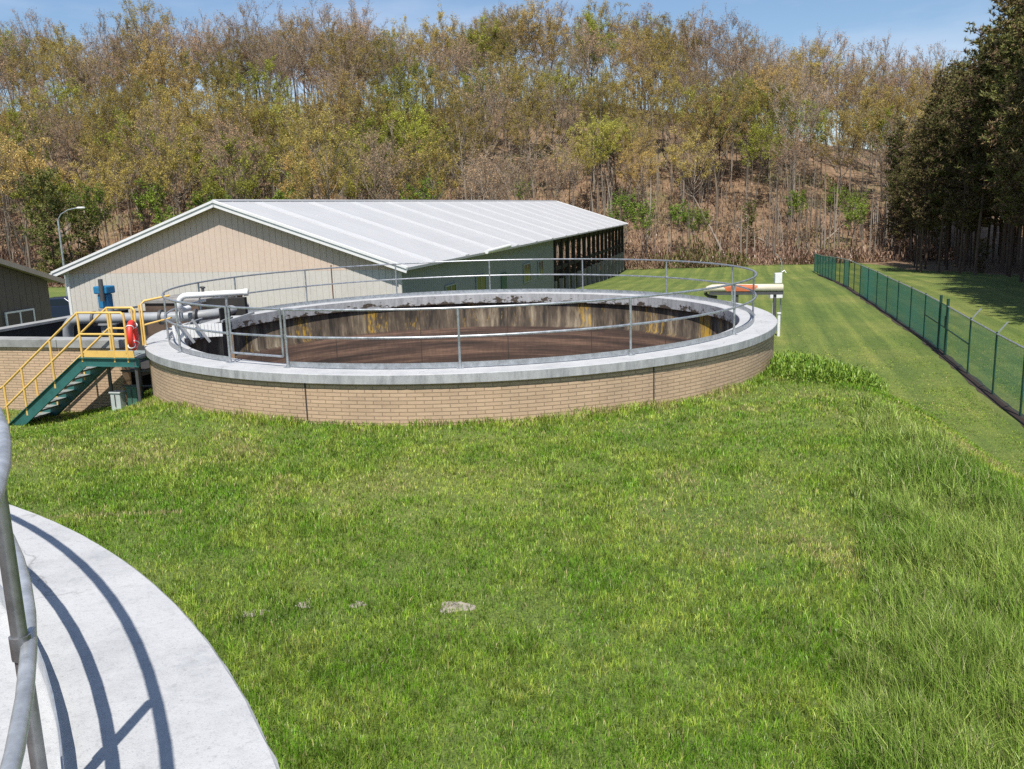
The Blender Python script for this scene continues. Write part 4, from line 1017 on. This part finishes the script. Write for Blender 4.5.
bands = [(3.2, 7, 4300), (7, 10, 2900), (10, 14, 1800), (14, 19, 950), (19, 27, 420), (27, 42, 130)]
acc = {k: [] for k in ('P', 'h', 'w', 'l', 'a', 'c')}
tall = {k: [] for k in acc}
for (y0, y1, dn) in bands:
    x, y = lawn_points(y0, y1, dn)
    n = len(x); z = gz(x, y)
    pat = vnoise(x, y, 1.1, 51) * .45 + vnoise(x, y, .42, 52) * .35 + vnoise(x, y, .15, 56) * .2; dry = vnoise(x, y, 2.3, 53) * .5 + vnoise(x, y, .55, 54) * .5
    rf = np.hypot(x - FC.x, y - FC.y)
    near = np.clip(1 - (rf - FR) / 0.55, 0, 1) * (y < 24)
    tm = tall_mask(x, y)
    fd = np.full(n, 9.0)
    for a, b in zip(FP[:4], FP[1:5]):
        ax_, ay_ = b[0] - a[0], b[1] - a[1]; L2 = ax_ * ax_ + ay_ * ay_
        t = np.clip(((x - a[0]) * ax_ + (y - a[1]) * ay_) / L2, 0, 1); fd = np.minimum(fd, np.hypot(x - a[0] - t * ax_, y - a[1] - t * ay_))
    # mown lawn
    k = ~tm & (fd > .45) & (rng.random(n) < 1 - sst((y - 29) / 13)) & (rng.random(n) < .5 + .9 * np.clip((pat - .28) * 2.2, 0.15, 1))
    # mown more sparsely beyond the bank
    xx, yy, zz_ = x[k], y[k], z[k]; m_ = k.sum()
    wmid = 0.005 * max(1, (y0 + y1) / 2 / 7.0) ** 0.95
    bank = sst((xx - 7.5) / 2) + sst((yy - 24) / 3)
    h = (0.026 + 0.072 * pat[k] ** 1.3 + .022 * rng.random(m_)) * (1 - .5 * np.clip(bank, 0, 1))
    clump = np.clip((vnoise(xx, yy, .5, 61) - .70) * 5, 0, 1); h *= 1 + clump * .45
    h += near[k] * (0.03 + 0.12 * vnoise(xx, yy, .5, 62))
    lean = rng.beta(1.6, 2.2, m_) * 1.25; az = rng.uniform(0, 2 * PI, m_)
    t = np.clip(.12 + 1.1 * (dry[k] - .25) + .5 * (vnoise(xx, yy, .3, 64) - .5) + rng.normal(0, .24, m_), 0, 1)
    c = lerp((0.115, 0.245, 0.015), (0.39, 0.43, 0.078), t)
    c = c * (1 - .12 * clump[:, None] * np.array([.9, .5, .3]))
    straw = (rng.random(m_) < np.clip(.035 + 1.7 * np.clip(dry[k] - .58, 0, 1), 0, .5))
    straw |= (np.abs(yy - 10.72 - .03 * (xx + 5.2)) < .06) & (xx > -6.6) & (xx < -4.2) & (rng.random(m_) < .75)
    c[straw] = lerp((0.33, 0.28, 0.12), (0.46, 0.38, 0.20), rng.random(straw.sum()))
    tone = .58 + .95 * sst((vnoise(xx, yy, .07 * max(1, y0 / 9), 65) * .4 + vnoise(xx, yy, .032 * max(1, y0 / 9), 66) * .6 - .25) * 2)
    c *= (tone * rng.uniform(.7, 1.3, m_))[:, None]
    for kk, vv in zip(('P', 'h', 'w', 'l', 'a', 'c'), (np.stack([xx, yy, zz_ - .006], 1), h, wmid * rng.uniform(.7, 1.3, m_), lean, az, c)): acc[kk].append(vv)
    # rough tall strip
    k = tm & (rng.random(n) < .75)
    xx, yy, zz_ = x[k], y[k], z[k]; m_ = k.sum()
    if m_:
        tv = vnoise(xx, yy, .6, 71) * .5 + vnoise(xx, yy, .22, 72) * .5
        h = (0.15 + .34 * tv * rng.uniform(.5, 1.15, m_)) * (.75 + .25 * sst((xx - 2.0 - (yy - 5.2) * .40) / .8))
        lean = rng.beta(1.7, 3, m_) * 1.15; az = np.where(rng.random(m_) < .45, rng.normal(2.6, .7, m_), rng.uniform(0, 2 * PI, m_))
        t = np.clip(.25 + .8 * (vnoise(xx, yy, 1.0, 73) - .3) + rng.normal(0, .25, m_), 0, 1)
        c = lerp((0.13, 0.25, 0.026), (0.38, 0.44, 0.115), t)
        s_ = rng.random(m_) < .06; c[s_] = (0.36, 0.34, 0.17)
        tone = .58 + .95 * sst((vnoise(xx, yy, .07 * max(1, y0 / 9), 65) * .4 + vnoise(xx, yy, .032 * max(1, y0 / 9), 66) * .6 - .25) * 2)
        c *= (tone * rng.uniform(.7, 1.3, m_))[:, None]
        for kk, vv in zip(('P', 'h', 'w', 'l', 'a', 'c'), (np.stack([xx, yy, zz_ - .006], 1), h, wmid * rng.uniform(.9, 1.6, m_), lean, az, c)): tall[kk].append(vv)
cat = lambda D, k: np.concatenate(D[k])
o = make_blades('lawn_grass', cat(acc, 'P'), cat(acc, 'h'), cat(acc, 'w'), cat(acc, 'l'), cat(acc, 'a'), cat(acc, 'c'), M['blade'])
tag(o, 'short mown green grass covering the lawn round the tanks', 'grass', kind='stuff')
o = make_blades('tall_grass', cat(tall, 'P'), cat(tall, 'h'), cat(tall, 'w'), cat(tall, 'l'), cat(tall, 'a'), cat(tall, 'c'), M['blade'])
tag(o, 'tall unmown grass on the bank at the right', 'grass', kind='stuff')

# broadleaf weeds beside the tank and on the bank crest
x = rng.uniform(3.5, 10, 52000); y = rng.uniform(17, 22.5, 52000)
k = weeds_mask(x, y) & (np.hypot(x - FC.x, y - FC.y) > FR + .05)
x = x[k]; y = y[k]
k = rng.random(len(x)) < np.clip(1.25 - (((x - 6.75) / 1.6) ** 2 + ((y - 18.8) / 1.45) ** 2), .06, .8) * (.35 + .9 * vnoise(x, y, .45, 79)); x, y = x[k], y[k]; n = len(x)
hz = rng.uniform(0.02, .34, n) * (0.5 + .7 * vnoise(x, y, .7, 78))
P = np.stack([x, y, gz(x, y) + hz], 1)
c = lerp((0.10, 0.21, 0.022), (0.30, 0.40, 0.07), rng.random(n))
o = make_blades('weed_patch', P, rng.uniform(.06, .19, n), rng.uniform(.012, .036, n), rng.uniform(.3, 1.5, n), rng.uniform(0, 2 * PI, n), c, M['weed'])
tag(o, 'patch of leafy green weeds by the right side of the round tank', 'weeds', kind='stuff')

# ------------------------------------------------------------------ trees
class TB:      # light weight tree mesh builder: wood and leaves as lists of triangles / quads
    def __init__(s): s.v = []; s.f = []; s.mi = []
    def tube(s, pts, rads, n, mi=0):
        i0 = len(s.v); ref = Vector((1, 0.3, 0.1))
        for k, p in enumerate(pts):
            t = (pts[min(k + 1, len(pts) - 1)] - pts[max(k - 1, 0)]).normalized()
            a = t.cross(ref).normalized(); b = t.cross(a)
            for j in range(n):
                an = 2 * PI * j / n; s.v.append(tuple(p + (a * math.cos(an) + b * math.sin(an)) * rads[k]))
        for k in range(len(pts) - 1):
            for j in range(n): s.f.append((i0 + k * n + j, i0 + k * n + (j + 1) % n, i0 + (k + 1) * n + (j + 1) % n, i0 + (k + 1) * n + j)); s.mi.append(mi)
    def twig(s, p, q, w, mi=0):
        d = (q - p); a = d.cross(Vector((random.uniform(-1, 1), random.uniform(-1, 1), random.uniform(-1, 1))))
        if a.length < 1e-5: return
        a = a.normalized() * w / 2; i0 = len(s.v); s.v += [tuple(p - a), tuple(p + a), tuple(q)]; s.f.append((i0, i0 + 1, i0 + 2)); s.mi.append(mi)
    def leaf(s, p, sz, mi=1):
        n = Vector((random.gauss(0, 1), random.gauss(0, 1), random.gauss(0.4, 1))).normalized(); u = n.orthogonal().normalized(); w = n.cross(u)
        an = random.uniform(0, PI); u, w = u * math.cos(an) + w * math.sin(an), w * math.cos(an) - u * math.sin(an)
        i0 = len(s.v); s.v += [tuple(p - u * sz), tuple(p + w * sz * .55), tuple(p + u * sz), tuple(p - w * sz * .55)]; s.f.append((i0, i0 + 1, i0 + 2, i0 + 3)); s.mi.append(mi)
    def mesh(s, name, mats):
        me = bpy.data.meshes.new(name); me.from_pydata(s.v, [], s.f)
        for m in mats: me.materials.append(m)
        me.polygons.foreach_set('material_index', s.mi); me.update(); return me

def rdir(d, ang):
    a = d.orthogonal().normalized(); a = Matrix.Rotation(random.uniform(0, 2 * PI), 3, d) @ a
    return (d * math.cos(ang) + a * math.sin(ang)).normalized()

def limb(p, d, L, r, segs, up, wob):
    pts = [p.copy()]
    for i in range(segs):
        d = (d + Vector((random.gauss(0, wob), random.gauss(0, wob), random.gauss(0, wob) + up))).normalized(); p = p + d * (L / segs); pts.append(p.copy())
    rads = [max(.012, r * (1 - .78 * i / segs)) for i in range(segs + 1)]
    return pts, rads, d

def at_on(pts, t):
    f = t * (len(pts) - 1); i = min(int(f), len(pts) - 2); return pts[i].lerp(pts[i + 1], f - i), (pts[i + 1] - pts[i]).normalized()

def deciduous(seed, H, leafn, leafsz, bark, leafm, first=.45, spread=1.0, r0=.2, nl=19):
    random.seed(seed); T, C = TB(), TB()
    tp, tr_, _ = limb(Vector((0, 0, -.5)), Vector((random.gauss(0, .06), random.gauss(0, .06), 1)).normalized(), H * .82, r0, 9, .03, .06)
    T.tube(tp, tr_, 6)
    top = tp[-1]; cz = H * .73; rx, rz = H * .25 * spread, H * .26
    cen = Vector((top.x * .6, top.y * .6, cz)); ends = []; clumps = []
    off = random.random() * 6
    for i in range(nl):
        f = (i + .5) / nl; el = 1 - 1.42 * f; an = off + i * 2.39996; rr = math.sqrt(max(0, 1 - el * el))
        k = random.uniform(.68, 1.12)
        e = cen + Vector((math.cos(an) * rr * rx, math.sin(an) * rr * rx, el * rz)) * k
        ts = min(.97, max(first, (e.z / (H * .82)) * random.uniform(.55, .8)))
        p, d = at_on(tp, ts); dv = e - p; L = dv.length
        m1 = p + dv * .45 + Vector((random.gauss(0, .25), random.gauss(0, .25), -.10 * L * rr + random.gauss(0, .15)))
        pts = [p, p.lerp(m1, .5) + Vector((0, 0, -.03 * L)), m1, m1.lerp(e, .55) + Vector((0, 0, .03 * L)), e]
        r1 = r0 * (.50 - .28 * ts); T.tube(pts, [r1, r1 * .8, r1 * .6, r1 * .42, .02], 4)
        clumps.append((e, random.uniform(.75, 1.25)))
        for j in range(7):
            q, d2 = at_on(pts, random.uniform(.42, 1)); d3 = (rdir(d2, random.uniform(.35, 1.0)) + Vector((0, 0, .3))).normalized(); L2 = random.uniform(.08, .14) * H * .75
            sp, sr, _ = limb(q, d3, L2, .034, 3, .08, .15); C.tube(sp, sr, 3)
            for k2 in range(5):
                q2, d4 = at_on(sp, random.uniform(.2, 1)); d5 = (rdir(d4, random.uniform(.3, .9)) + Vector((0, 0, .35))).normalized(); L3 = random.uniform(.5, 1.1) * H / 18
                e2 = q2 + d5 * L3; C.twig(q2, e2, .045); ends.append((q2, e2, i))
                b = q2.lerp(e2, random.uniform(.3, .9)); e3 = b + rdir(d5, random.uniform(.4, .9)) * L3 * .6; C.twig(b, e3, .035); ends.append((b, e3, i))
    w = [clumps[x[2]][1] ** 3 for x in ends]
    for a, b, i in random.choices(ends, w, k=leafn):
        p = a.lerp(b, random.uniform(.3, 1.15)) + Vector((random.gauss(0, .16), random.gauss(0, .16), random.gauss(0, .13))); C.leaf(p, leafsz * random.choice((.55, .7, .85, 1.0, 1.25, 1.6)))
    return T.mesh('trunk', [bark]), C.mesh('crown', [bark, leafm])

bk_grey = mat_bark('grey_bark', [(0.15, 0.12, 0.09), (0.27, 0.22, 0.17), (0.19, 0.15, 0.11), (0.34, 0.29, 0.235)])
bk_dark = mat_bark('dark_bark', [(0.05, 0.042, 0.034), (0.10, 0.08, 0.06), (0.16, 0.13, 0.105)])
bk_pine = mat_bark('pine_bark', [(0.07, 0.042, 0.03), (0.12, 0.075, 0.055), (0.09, 0.06, 0.045)])
lf_bare = mat_leaf('rusty_buds', [(0.44, 0.29, 0.18), (0.50, 0.36, 0.24), (0.42, 0.31, 0.21)])
lf_tan = mat_leaf('tan_olive_buds', [(0.42, 0.33, 0.10), (0.48, 0.395, 0.125), (0.48, 0.34, 0.135), (0.39, 0.345, 0.085)])
lf_olive = mat_leaf('yellow_green_buds', [(0.38, 0.39, 0.075), (0.32, 0.36, 0.06), (0.45, 0.43, 0.105)])
lf_green = mat_leaf('fresh_green_leaves', [(0.19, 0.30, 0.05), (0.26, 0.35, 0.065), (0.22, 0.29, 0.055)])
lf_pine = mat_leaf('pine_needles', [(0.14, 0.155, 0.055), (0.175, 0.18, 0.066), (0.21, 0.175, 0.085)], .15)
lf_pineb = mat_leaf('browned_needles', [(0.21, 0.14, 0.085), (0.17, 0.125, 0.08)], .15)

KINDS = {
    'bare': [deciduous(100 + i, 19 + i % 3, 5200, .075, bk_grey, lf_bare, .46, 1.0) for i in range(5)],
    'tan': [deciduous(200 + i, 18 + i % 3, 12500, .082, bk_grey, lf_tan, .48, 1.12) for i in range(5)],
    'olive': [deciduous(300 + i, 16 + i % 3, 12500, .085, bk_dark, lf_olive, .46, 1.15) for i in range(4)],
    'green': [deciduous(400 + i, 9 + i, 2600, .11, bk_dark, lf_green, .28, .85, .1, 12) for i in range(3)],
    'bush': [deciduous(500 + i, 5 + i, 700, .11, bk_dark, lf_bare, .15, 1.4, .07, 11) for i in range(2)],
}
def plant(name, meshes, loc, rz, sc, label, cat_, group, tilt=(0, 0)):
    e = bpy.data.objects.new(name, None); COL.objects.link(e); e.location = loc; e.rotation_euler = (tilt[0], tilt[1], rz); e.scale = (sc, sc, sc * random.uniform(.94, 1.08)) if True else (sc,) * 3
    tag(e, label, cat_, group)
    for nm, me in zip(('trunk', 'crown'), meshes):
        c = bpy.data.objects.new(nm, me); COL.objects.link(c); c.parent = e
    return e

LAB = {
    ('bare', 2): ('bare grey brown tree standing on the hilltop skyline', 'bare trees on the hilltop'),
    ('tan', 2): ('tan olive budding tree on the hilltop skyline', 'budding trees on the hilltop'),
    ('olive', 2): ('yellow green budding tree near the top of the hill', 'yellow green trees near the hilltop'),
    ('bare', 1): ('bare brown tree halfway up the wooded hillside', 'bare trees halfway up the hill'),
    ('tan', 1): ('tan olive budding tree halfway up the wooded hillside', 'budding trees halfway up the hill'),
    ('olive', 1): ('yellow green budding tree halfway up the wooded hillside', 'yellow green trees halfway up the hill'),
    ('green', 1): ('small fresh green tree among taller trees halfway up the hill', 'small green trees halfway up the hill'),
    ('bare', 0): ('bare brown tree at the foot of the wooded hillside', 'bare trees at the foot of the hill'),
    ('tan', 0): ('tan olive budding tree at the foot of the wooded hillside', 'budding trees at the foot of the hill'),
    ('olive', 0): ('yellow green budding tree at the foot of the wooded hillside', 'yellow green trees at the foot of the hill'),
    ('green', 0): ('slim fresh green young tree at the foot of the hillside', 'young green trees at the foot of the hill'),
    ('bush', 0): ('leafless brown bush at the foot of the hillside', 'bare bushes at the foot of the hill'),
}
random.seed(77)
placed = []
def free(x, y, dm):
    for (a, b) in placed:
        if (a - x) ** 2 + (b - y) ** 2 < dm * dm: return False
    placed.append((x, y)); return True
tries = 0; count = 0
zones = [(2, 154, 188, 124, 4.2, ('bare',) * 5 + ('tan',) * 4 + ('olive',)), (1, 127, 154, 112, 4.2, ('tan',) * 5 + ('bare',) * 3 + ('olive',) * 4 + ('green',)), (0, 107, 127, 66, 4.4, ('tan',) * 3 + ('bare',) * 2 + ('olive',) * 3 + ('green',) * 4 + ('bush',) * 2)]
for zi, y0, y1, cnt, dm, kinds in zones:
    c_ = 0
    for tries in range(9000):
        if c_ >= cnt: break
        y = random.uniform(y0, y1); x = random.uniform(-.60 * y, min(.56 * y, 40 + (y - 100) * .7))
        kd = random.choice(kinds)
        # greener around the middle right of the hill, barer at the far ends
        if zi < 2 and kd in ('olive', 'green') and not (-75 < x < 45) and random.random() < .5: kd = 'tan' if zi == 1 else 'bush'
        if zi == 2 and x > 35 and kd != 'bare' and random.random() < .75: kd = 'bare'
        if zi == 0 and 10 < x < 45 and y < 118 and kd in ('bare', 'tan', 'olive'): kd = random.choice(('bush', 'green', 'bush'))
        if not free(x, y, dm): continue
        if kd == 'bush' and zi != 0: kd = 'tan'
        lb, gr = LAB[(kd, zi)]
        sc = random.uniform(.74, 1.04) * (.98, .88, .98)[zi] * (.8 if zi == 0 and x > -5 else 1) 
        plant('bare_bush' if kd == 'bush' else 'deciduous_tree', random.choice(KINDS[kd]), (x, y, gz1(x, y)), random.uniform(0, 2 * PI), sc, lb, 'bush' if kd == 'bush' else 'tree', gr, (random.gauss(0, .03), random.gauss(0, .03)))
        c_ += 1

# the far side of the wood behind the crest reads as one mass
def wood_mass(n):
    V, F, MI, off = [], [], [], 0
    srcs = []
    for kd in ('bare', 'tan'):
        for tm_, cm_ in KINDS[kd][:2]:
            for me, k in ((tm_, 0), (cm_, 1)): pass
            srcs.append((tm_, cm_))
    for i in range(n):
        y = random.uniform(184, 222); x = random.uniform(-.62 * y, .42 * y); s = random.uniform(.7, .95); a = random.uniform(0, 2 * PI)
        tm_, cm_ = random.choice(srcs); z = gz1(x, y)
        for me in (tm_, cm_):
            c = np.empty(len(me.vertices) * 3, np.float32); me.vertices.foreach_get('co', c); c = c.reshape(-1, 3) * s
            q = np.stack([c[:, 0] * math.cos(a) - c[:, 1] * math.sin(a) + x, c[:, 0] * math.sin(a) + c[:, 1] * math.cos(a) + y, c[:, 2] + z], 1)
            li = np.empty(len(me.loops), np.int32); me.loops.foreach_get('vertex_index', li); ct = np.empty(len(me.polygons), np.int32); me.polygons.foreach_get('loop_total', ct)
            mi = np.empty(len(me.polygons), np.int32); me.polygons.foreach_get('material_index', mi)
            V.append(q); F.append((li + off, ct, mi)); off += len(q)
    o = fast_mesh('far_wood', np.concatenate(V), np.concatenate([f[0] for f in F]), np.concatenate([f[1] for f in F]), [bk_grey, lf_bare])
    o.data.polygons.foreach_set('material_index', np.concatenate([f[2] for f in F]))
    return o
tag(wood_mass(46), 'thin bare wood behind the trees of the hilltop', 'wood', kind='stuff')

def slope_mass():
    srcs = KINDS['tan'][:3] + KINDS['olive'][:2] + KINDS['bare'][:1]; V, F, MI, off = [], [], [], 0
    for i in range(46):
        y = random.uniform(124, 172); x = random.uniform(-.60 * y, .30 * y); s = random.uniform(.62, .9); a = random.uniform(0, 2 * PI); z = gz1(x, y)
        kk = random.randrange(len(srcs)); lm = 2 if kk in (3, 4) else 1
        for me in srcs[kk]:
            c = np.empty(len(me.vertices) * 3, np.float32); me.vertices.foreach_get('co', c); c = c.reshape(-1, 3) * s
            V.append(np.stack([c[:, 0] * math.cos(a) - c[:, 1] * math.sin(a) + x, c[:, 0] * math.sin(a) + c[:, 1] * math.cos(a) + y, c[:, 2] + z], 1))
            li = np.empty(len(me.loops), np.int32); me.loops.foreach_get('vertex_index', li); ct = np.empty(len(me.polygons), np.int32); me.polygons.foreach_get('loop_total', ct)
            mi = np.empty(len(me.polygons), np.int32); me.polygons.foreach_get('material_index', mi)
            F.append((li + off, ct, mi * lm)); off += len(V[-1])
    o = fast_mesh('slope_wood', np.concatenate(V), np.concatenate([f[0] for f in F]), np.concatenate([f[1] for f in F]), [bk_grey, lf_tan, lf_olive])
    o.data.polygons.foreach_set('material_index', np.concatenate([f[2] for f in F]))
    return o
random.seed(5)
tag(slope_mass(), 'budding wood filling in between the nearer hillside trees', 'wood', kind='stuff')

# pines
def pine(seed, H, bare, wid, needles=(lf_pine, lf_pineb)):
    random.seed(seed); T, C = TB(), TB()
    tp, tr_, _ = limb(Vector((0, 0, -.5)), Vector((random.gauss(0, .015), random.gauss(0, .015), 1)).normalized(), H + .3, .125 * H / 18, 8, .02, .012)
    T.tube(tp, tr_, 7)
    for i in range(14):
        t = random.uniform(.1, bare + .1); p, d = at_on(tp, t); T.twig(p, p + rdir(d, random.uniform(1.1, 1.7)) * random.uniform(.4, 1.3), .05)
    z = H * bare; nW = int(H * (1 - bare) / .62)
    for i in range(nW):
        t = bare + (1 - bare) * i / nW; env = wid * (math.sin(PI * min(1, .22 + .78 * (1 - (t - bare) / (1 - bare))) ** .9) * .55 + .45 * (1 - (t - bare) / (1 - bare))) + .25
        for j in range(7):
            p, d = at_on(tp, min(.995, t + random.uniform(-.012, .012)))
            an = random.uniform(0, 2 * PI); dd = Vector((math.cos(an), math.sin(an), random.uniform(.0, .45) + .5 * max(0, t - .75))).normalized(); L = env * random.uniform(.55, 1.2)
            bp, br, _ = limb(p, dd, L, .035, 3, .05, .08); C.tube(bp, br, 3)
            nb = max(3, int(L * 5.0))
            for k in range(nb):
                q, d2 = at_on(bp, random.uniform(.25, 1.02) if k else 1.0); q = q + Vector((random.gauss(0, .16), random.gauss(0, .16), random.gauss(0, .08)))
                mi = 2 if random.random() < (.55 if t < bare + .4 * (1 - bare) else .22) else 1
                for _ in range(8):
                    e = Vector((random.gauss(0, 1), random.gauss(0, 1), random.gauss(.55, .8))).normalized()
                    C.twig(q - e * .05, q + e * random.uniform(.22, .46), .13, mi)
    return T.mesh('trunk', [bk_pine]), C.mesh('crown', [bk_pine, needles[0], needles[1]])
PINES = [pine(600 + i, 18 + 1.3 * i, .27 + .03 * i, 3.1) for i in range(4)]
LOWP = [pine(650, 11, .07, 3.4, (lf_pine, lf_pine)), pine(651, 10, .05, 2.6, (lf_pine, lf_pineb))]
random.seed(91)
rows = []
def pine_edge(y): return float(np.interp(y, [34, 40, 46, 52, 60, 66, 90, 100], [25.0, 26.8, 29.0, 31.6, 35.4, 38.0, 38.6, 39.5]))
for row in range(9):
    y = 34 + (row % 2) * 1.6
    while y < (93 if row < 2 else 122):
        x = pine_edge(y) + row * 3.1 + random.gauss(0, .5)
        if (x < 0.64 * y + 11 or row == 0) and x > .418 * y + .6: rows.append((x, y + random.gauss(0, .45), row))
        y += 2.7 + random.random() * 1.0
for x, y, row in rows:
    fr_ = sst(np.array([(y - 72) / 24.0]))[0]
    sc = random.uniform(.94, 1.1) * (1 - .36 * fr_ * (1 - .12 * row)) * (1.0 if row else .95)
    lb, gr = (('front row pine with bare brown trunk at the edge of the mown grass', 'pines in the front row') if row == 0 else ('pine inside the dark stand behind the front row', 'pines deeper in the stand'))
    plant('pine_tree', random.choice(PINES), (x, y, gz1(x, y)), random.uniform(0, 2 * PI), sc * (1 + .022 * row) * (.70 + .30 * min(1, max(0, (x / y - .418) / .085))), lb, 'pine tree', gr)
plant('small_evergreen', LOWP[1], (40.2, 76, gz1(40.2, 76)), 1.0, .3, 'low dark evergreen bush at the feet of the pines', 'evergreen', None)
plant('evergreen_tree', LOWP[0], (-53.5, 106, gz1(-53.5, 106)), 2.0, 1.12, 'broad dark evergreen tree behind the street lamp', 'evergreen', None)
plant('evergreen_tree', LOWP[1], (-50.2, 107.5, gz1(-50.2, 107.5)), .7, .9, 'narrower dark evergreen just right of the broad one by the lamp', 'evergreen', None)
plant('evergreen_tree', LOWP[1], (31.5, 117, gz1(31.5, 117)), 2.7, .62, 'small dark evergreen low on the hill above the trough', 'evergreen', None)

# bramble thicket on the lower slope, dead stems and old leaves
n = 62000
y = 102 + 44 * rng.random(n) ** 1.9; x = rng.uniform(-.6, .5, n) * y
x = np.clip(x, -80, 52) + rng.normal(0, 1, n)
cl = vnoise(x, y, 5, 91) * .6 + vnoise(x, y, 1.7, 92) * .4
k = rng.random(n) < np.clip((cl - .22) * 2.4, .08, 1); x, y, cl = x[k], y[k], cl[k]; n = len(x)
up_ = rng.uniform(0, 1.0, n) ** 1.2 * (.4 + 1.7 * cl) * (1 - .5 * sst((y - 112) / 20))
t = np.clip(vnoise(x, y, 7, 93) + rng.normal(0, .25, n), 0, 1)
c = lerp((0.15, 0.085, 0.06), (0.33, 0.225, 0.16), t)
gm = (vnoise(x, y, 8, 94) > .66) & (rng.random(n) < .6); c[gm] = lerp((0.11, 0.12, 0.035), (0.19, 0.18, 0.06), rng.random(gm.sum()))
c *= (.6 + .8 * rng.random(n))[:, None]
o = make_blades('bramble_thicket', np.stack([x, y, gz(x, y) + up_ - .1], 1), rng.uniform(.35, 1.0, n), rng.uniform(.07, .16, n), rng.uniform(.2, 1.5, n), rng.uniform(0, 2 * PI, n), c, M['weed'], segs=2)
tag(o, 'pinkish brown thicket of dead brambles along the foot of the hill', 'thicket', kind='stuff')

n = 3000
y = rng.uniform(106, 185, n); x = rng.uniform(-.6, .5, n) * y; k = vnoise(x, y, 9, 95) + rng.normal(0, .15, n) > .42; x, y = x[k], y[k]; n = len(x)
c = lerp((0.16, 0.13, 0.10), (0.46, 0.41, 0.34), rng.random(n))
o = make_blades('sapling_thicket', np.stack([x, y, gz(x, y) - .2], 1), rng.uniform(3.0, 11.0, n), rng.uniform(.09, .2, n), np.abs(rng.normal(0, .10, n)), rng.uniform(0, 2 * PI, n), c, M['weed'], segs=2)
tag(o, 'thin grey saplings crowded between the trees on the hillside', 'saplings', kind='stuff')
for (x, y, L, az, el, lb) in ((27.0, 111, 9.0, 2.2, .95, 'dead trunk leaning steeply across the slope above the trough'), (39, 113, 8, 1.0, .35, 'bare fallen trunk lying up the slope left of the pines'), (34.5, 116, 7, 2.6, .5, 'short leaning dead trunk in the brambles midway up')):
    b0 = Vector((x, y, gz1(x, y))); d = Vector((math.cos(az) * math.cos(el), math.sin(az) * math.cos(el) * .4, math.sin(el))).normalized()
    random.seed(int(x)); p_, r_, _ = limb(b0, d, L, .17, 6, .0, .05); m = MB(); m.tube(p_, r_, 7)
    for t in (.4, .6, .75):
        q, dd = at_on(p_, t); lp, lr, _ = limb(q, rdir(dd, .8), L * .3, .06, 3, .1, .1); m.tube(lp, lr, 5)
    o = m.build('dead_trunk', bk_grey); tag(o, lb, 'dead tree', 'dead trunks on the lower slope')

# ------------------------------------------------------------------ camera, light, world
f_px, pitch, roll = 888.8, 0.196, 0.031
fwd = Vector((0, math.cos(pitch), -math.sin(pitch))); up = Vector((0, math.sin(pitch), math.cos(pitch))); rt = Vector((1, 0, 0))
rt2 = rt * math.cos(roll) - up * math.sin(roll); up2 = up * math.cos(roll) + rt * math.sin(roll)
cam = bpy.data.cameras.new('Camera'); co_ = bpy.data.objects.new('Camera', cam); COL.objects.link(co_)
mt_ = Matrix((rt2, up2, -fwd)).transposed().to_4x4(); co_.matrix_world = mt_
cam.sensor_fit = 'HORIZONTAL'; cam.sensor_width = 36; cam.lens = 36 * f_px / 1024
cam.clip_start = 0.05; cam.clip_end = 5000
S.camera = co_

SUN_EL, SUN_AZ = 60.0, 6.0     # behind the camera, a touch to the left
sd = Vector((-math.sin(R_(SUN_AZ)) * math.cos(R_(SUN_EL)), -math.cos(R_(SUN_AZ)) * math.cos(R_(SUN_EL)), math.sin(R_(SUN_EL))))
sun = bpy.data.lights.new('Sun', 'SUN'); sun.energy = 5.0; sun.angle = R_(0.53); sun.color = (1, .955, .88)
so = bpy.data.objects.new('Sun', sun); COL.objects.link(so); so.rotation_euler = sd.to_track_quat('Z', 'Y').to_euler()
w = bpy.data.worlds.new('World'); S.world = w; w.use_nodes = True
nt = w.node_tree; bg = nt.nodes['Background']
sky = nt.nodes.new('ShaderNodeTexSky'); sky.sky_type = 'NISHITA'; sky.sun_disc = False
sky.sun_elevation = R_(SUN_EL); sky.sun_rotation = R_(180 - SUN_AZ); sky.air_density = 1.0; sky.dust_density = 0.3; sky.ozone_density = 4.0
wc = nt.nodes.new('ShaderNodeTexCoord')
wm = nt.nodes.new('ShaderNodeMapping'); wm.inputs['Scale'].default_value = (1.6, 1.6, 7.0); nt.links.new(wc.outputs['Generated'], wm.inputs[0])
wn = nt.nodes.new('ShaderNodeTexNoise'); wn.inputs['Scale'].default_value = 2.2; wn.inputs['Detail'].default_value = 7; wn.inputs['Roughness'].default_value = 0.55; nt.links.new(wm.outputs[0], wn.inputs[0])
wr = nt.nodes.new('ShaderNodeValToRGB'); wr.color_ramp.elements[0].position = .42; wr.color_ramp.elements[1].position = .75; wr.color_ramp.elements[1].color = (.45, .45, .45, 1); nt.links.new(wn.outputs[0], wr.inputs[0])
wx = nt.nodes.new('ShaderNodeMix'); wx.data_type = 'RGBA'; nt.links.new(wr.outputs[0], wx.inputs[0]); nt.links.new(sky.outputs[0], wx.inputs[6]); wx.inputs[7].default_value = (6.4, 6.9, 8.2, 1)
nt.links.new(wx.outputs[2], bg.inputs[0]); bg.inputs[1].default_value = 0.10
S.view_settings.view_transform = 'Standard'; S.view_settings.look = 'None'; S.view_settings.exposure = 0.34; S.view_settings.gamma = 1
S.view_settings.use_curve_mapping = False
S.render.engine = 'CYCLES'
S.cycles.max_bounces = 6; S.cycles.diffuse_bounces = 3; S.cycles.transparent_max_bounces = 12
S.cycles.use_denoising = False
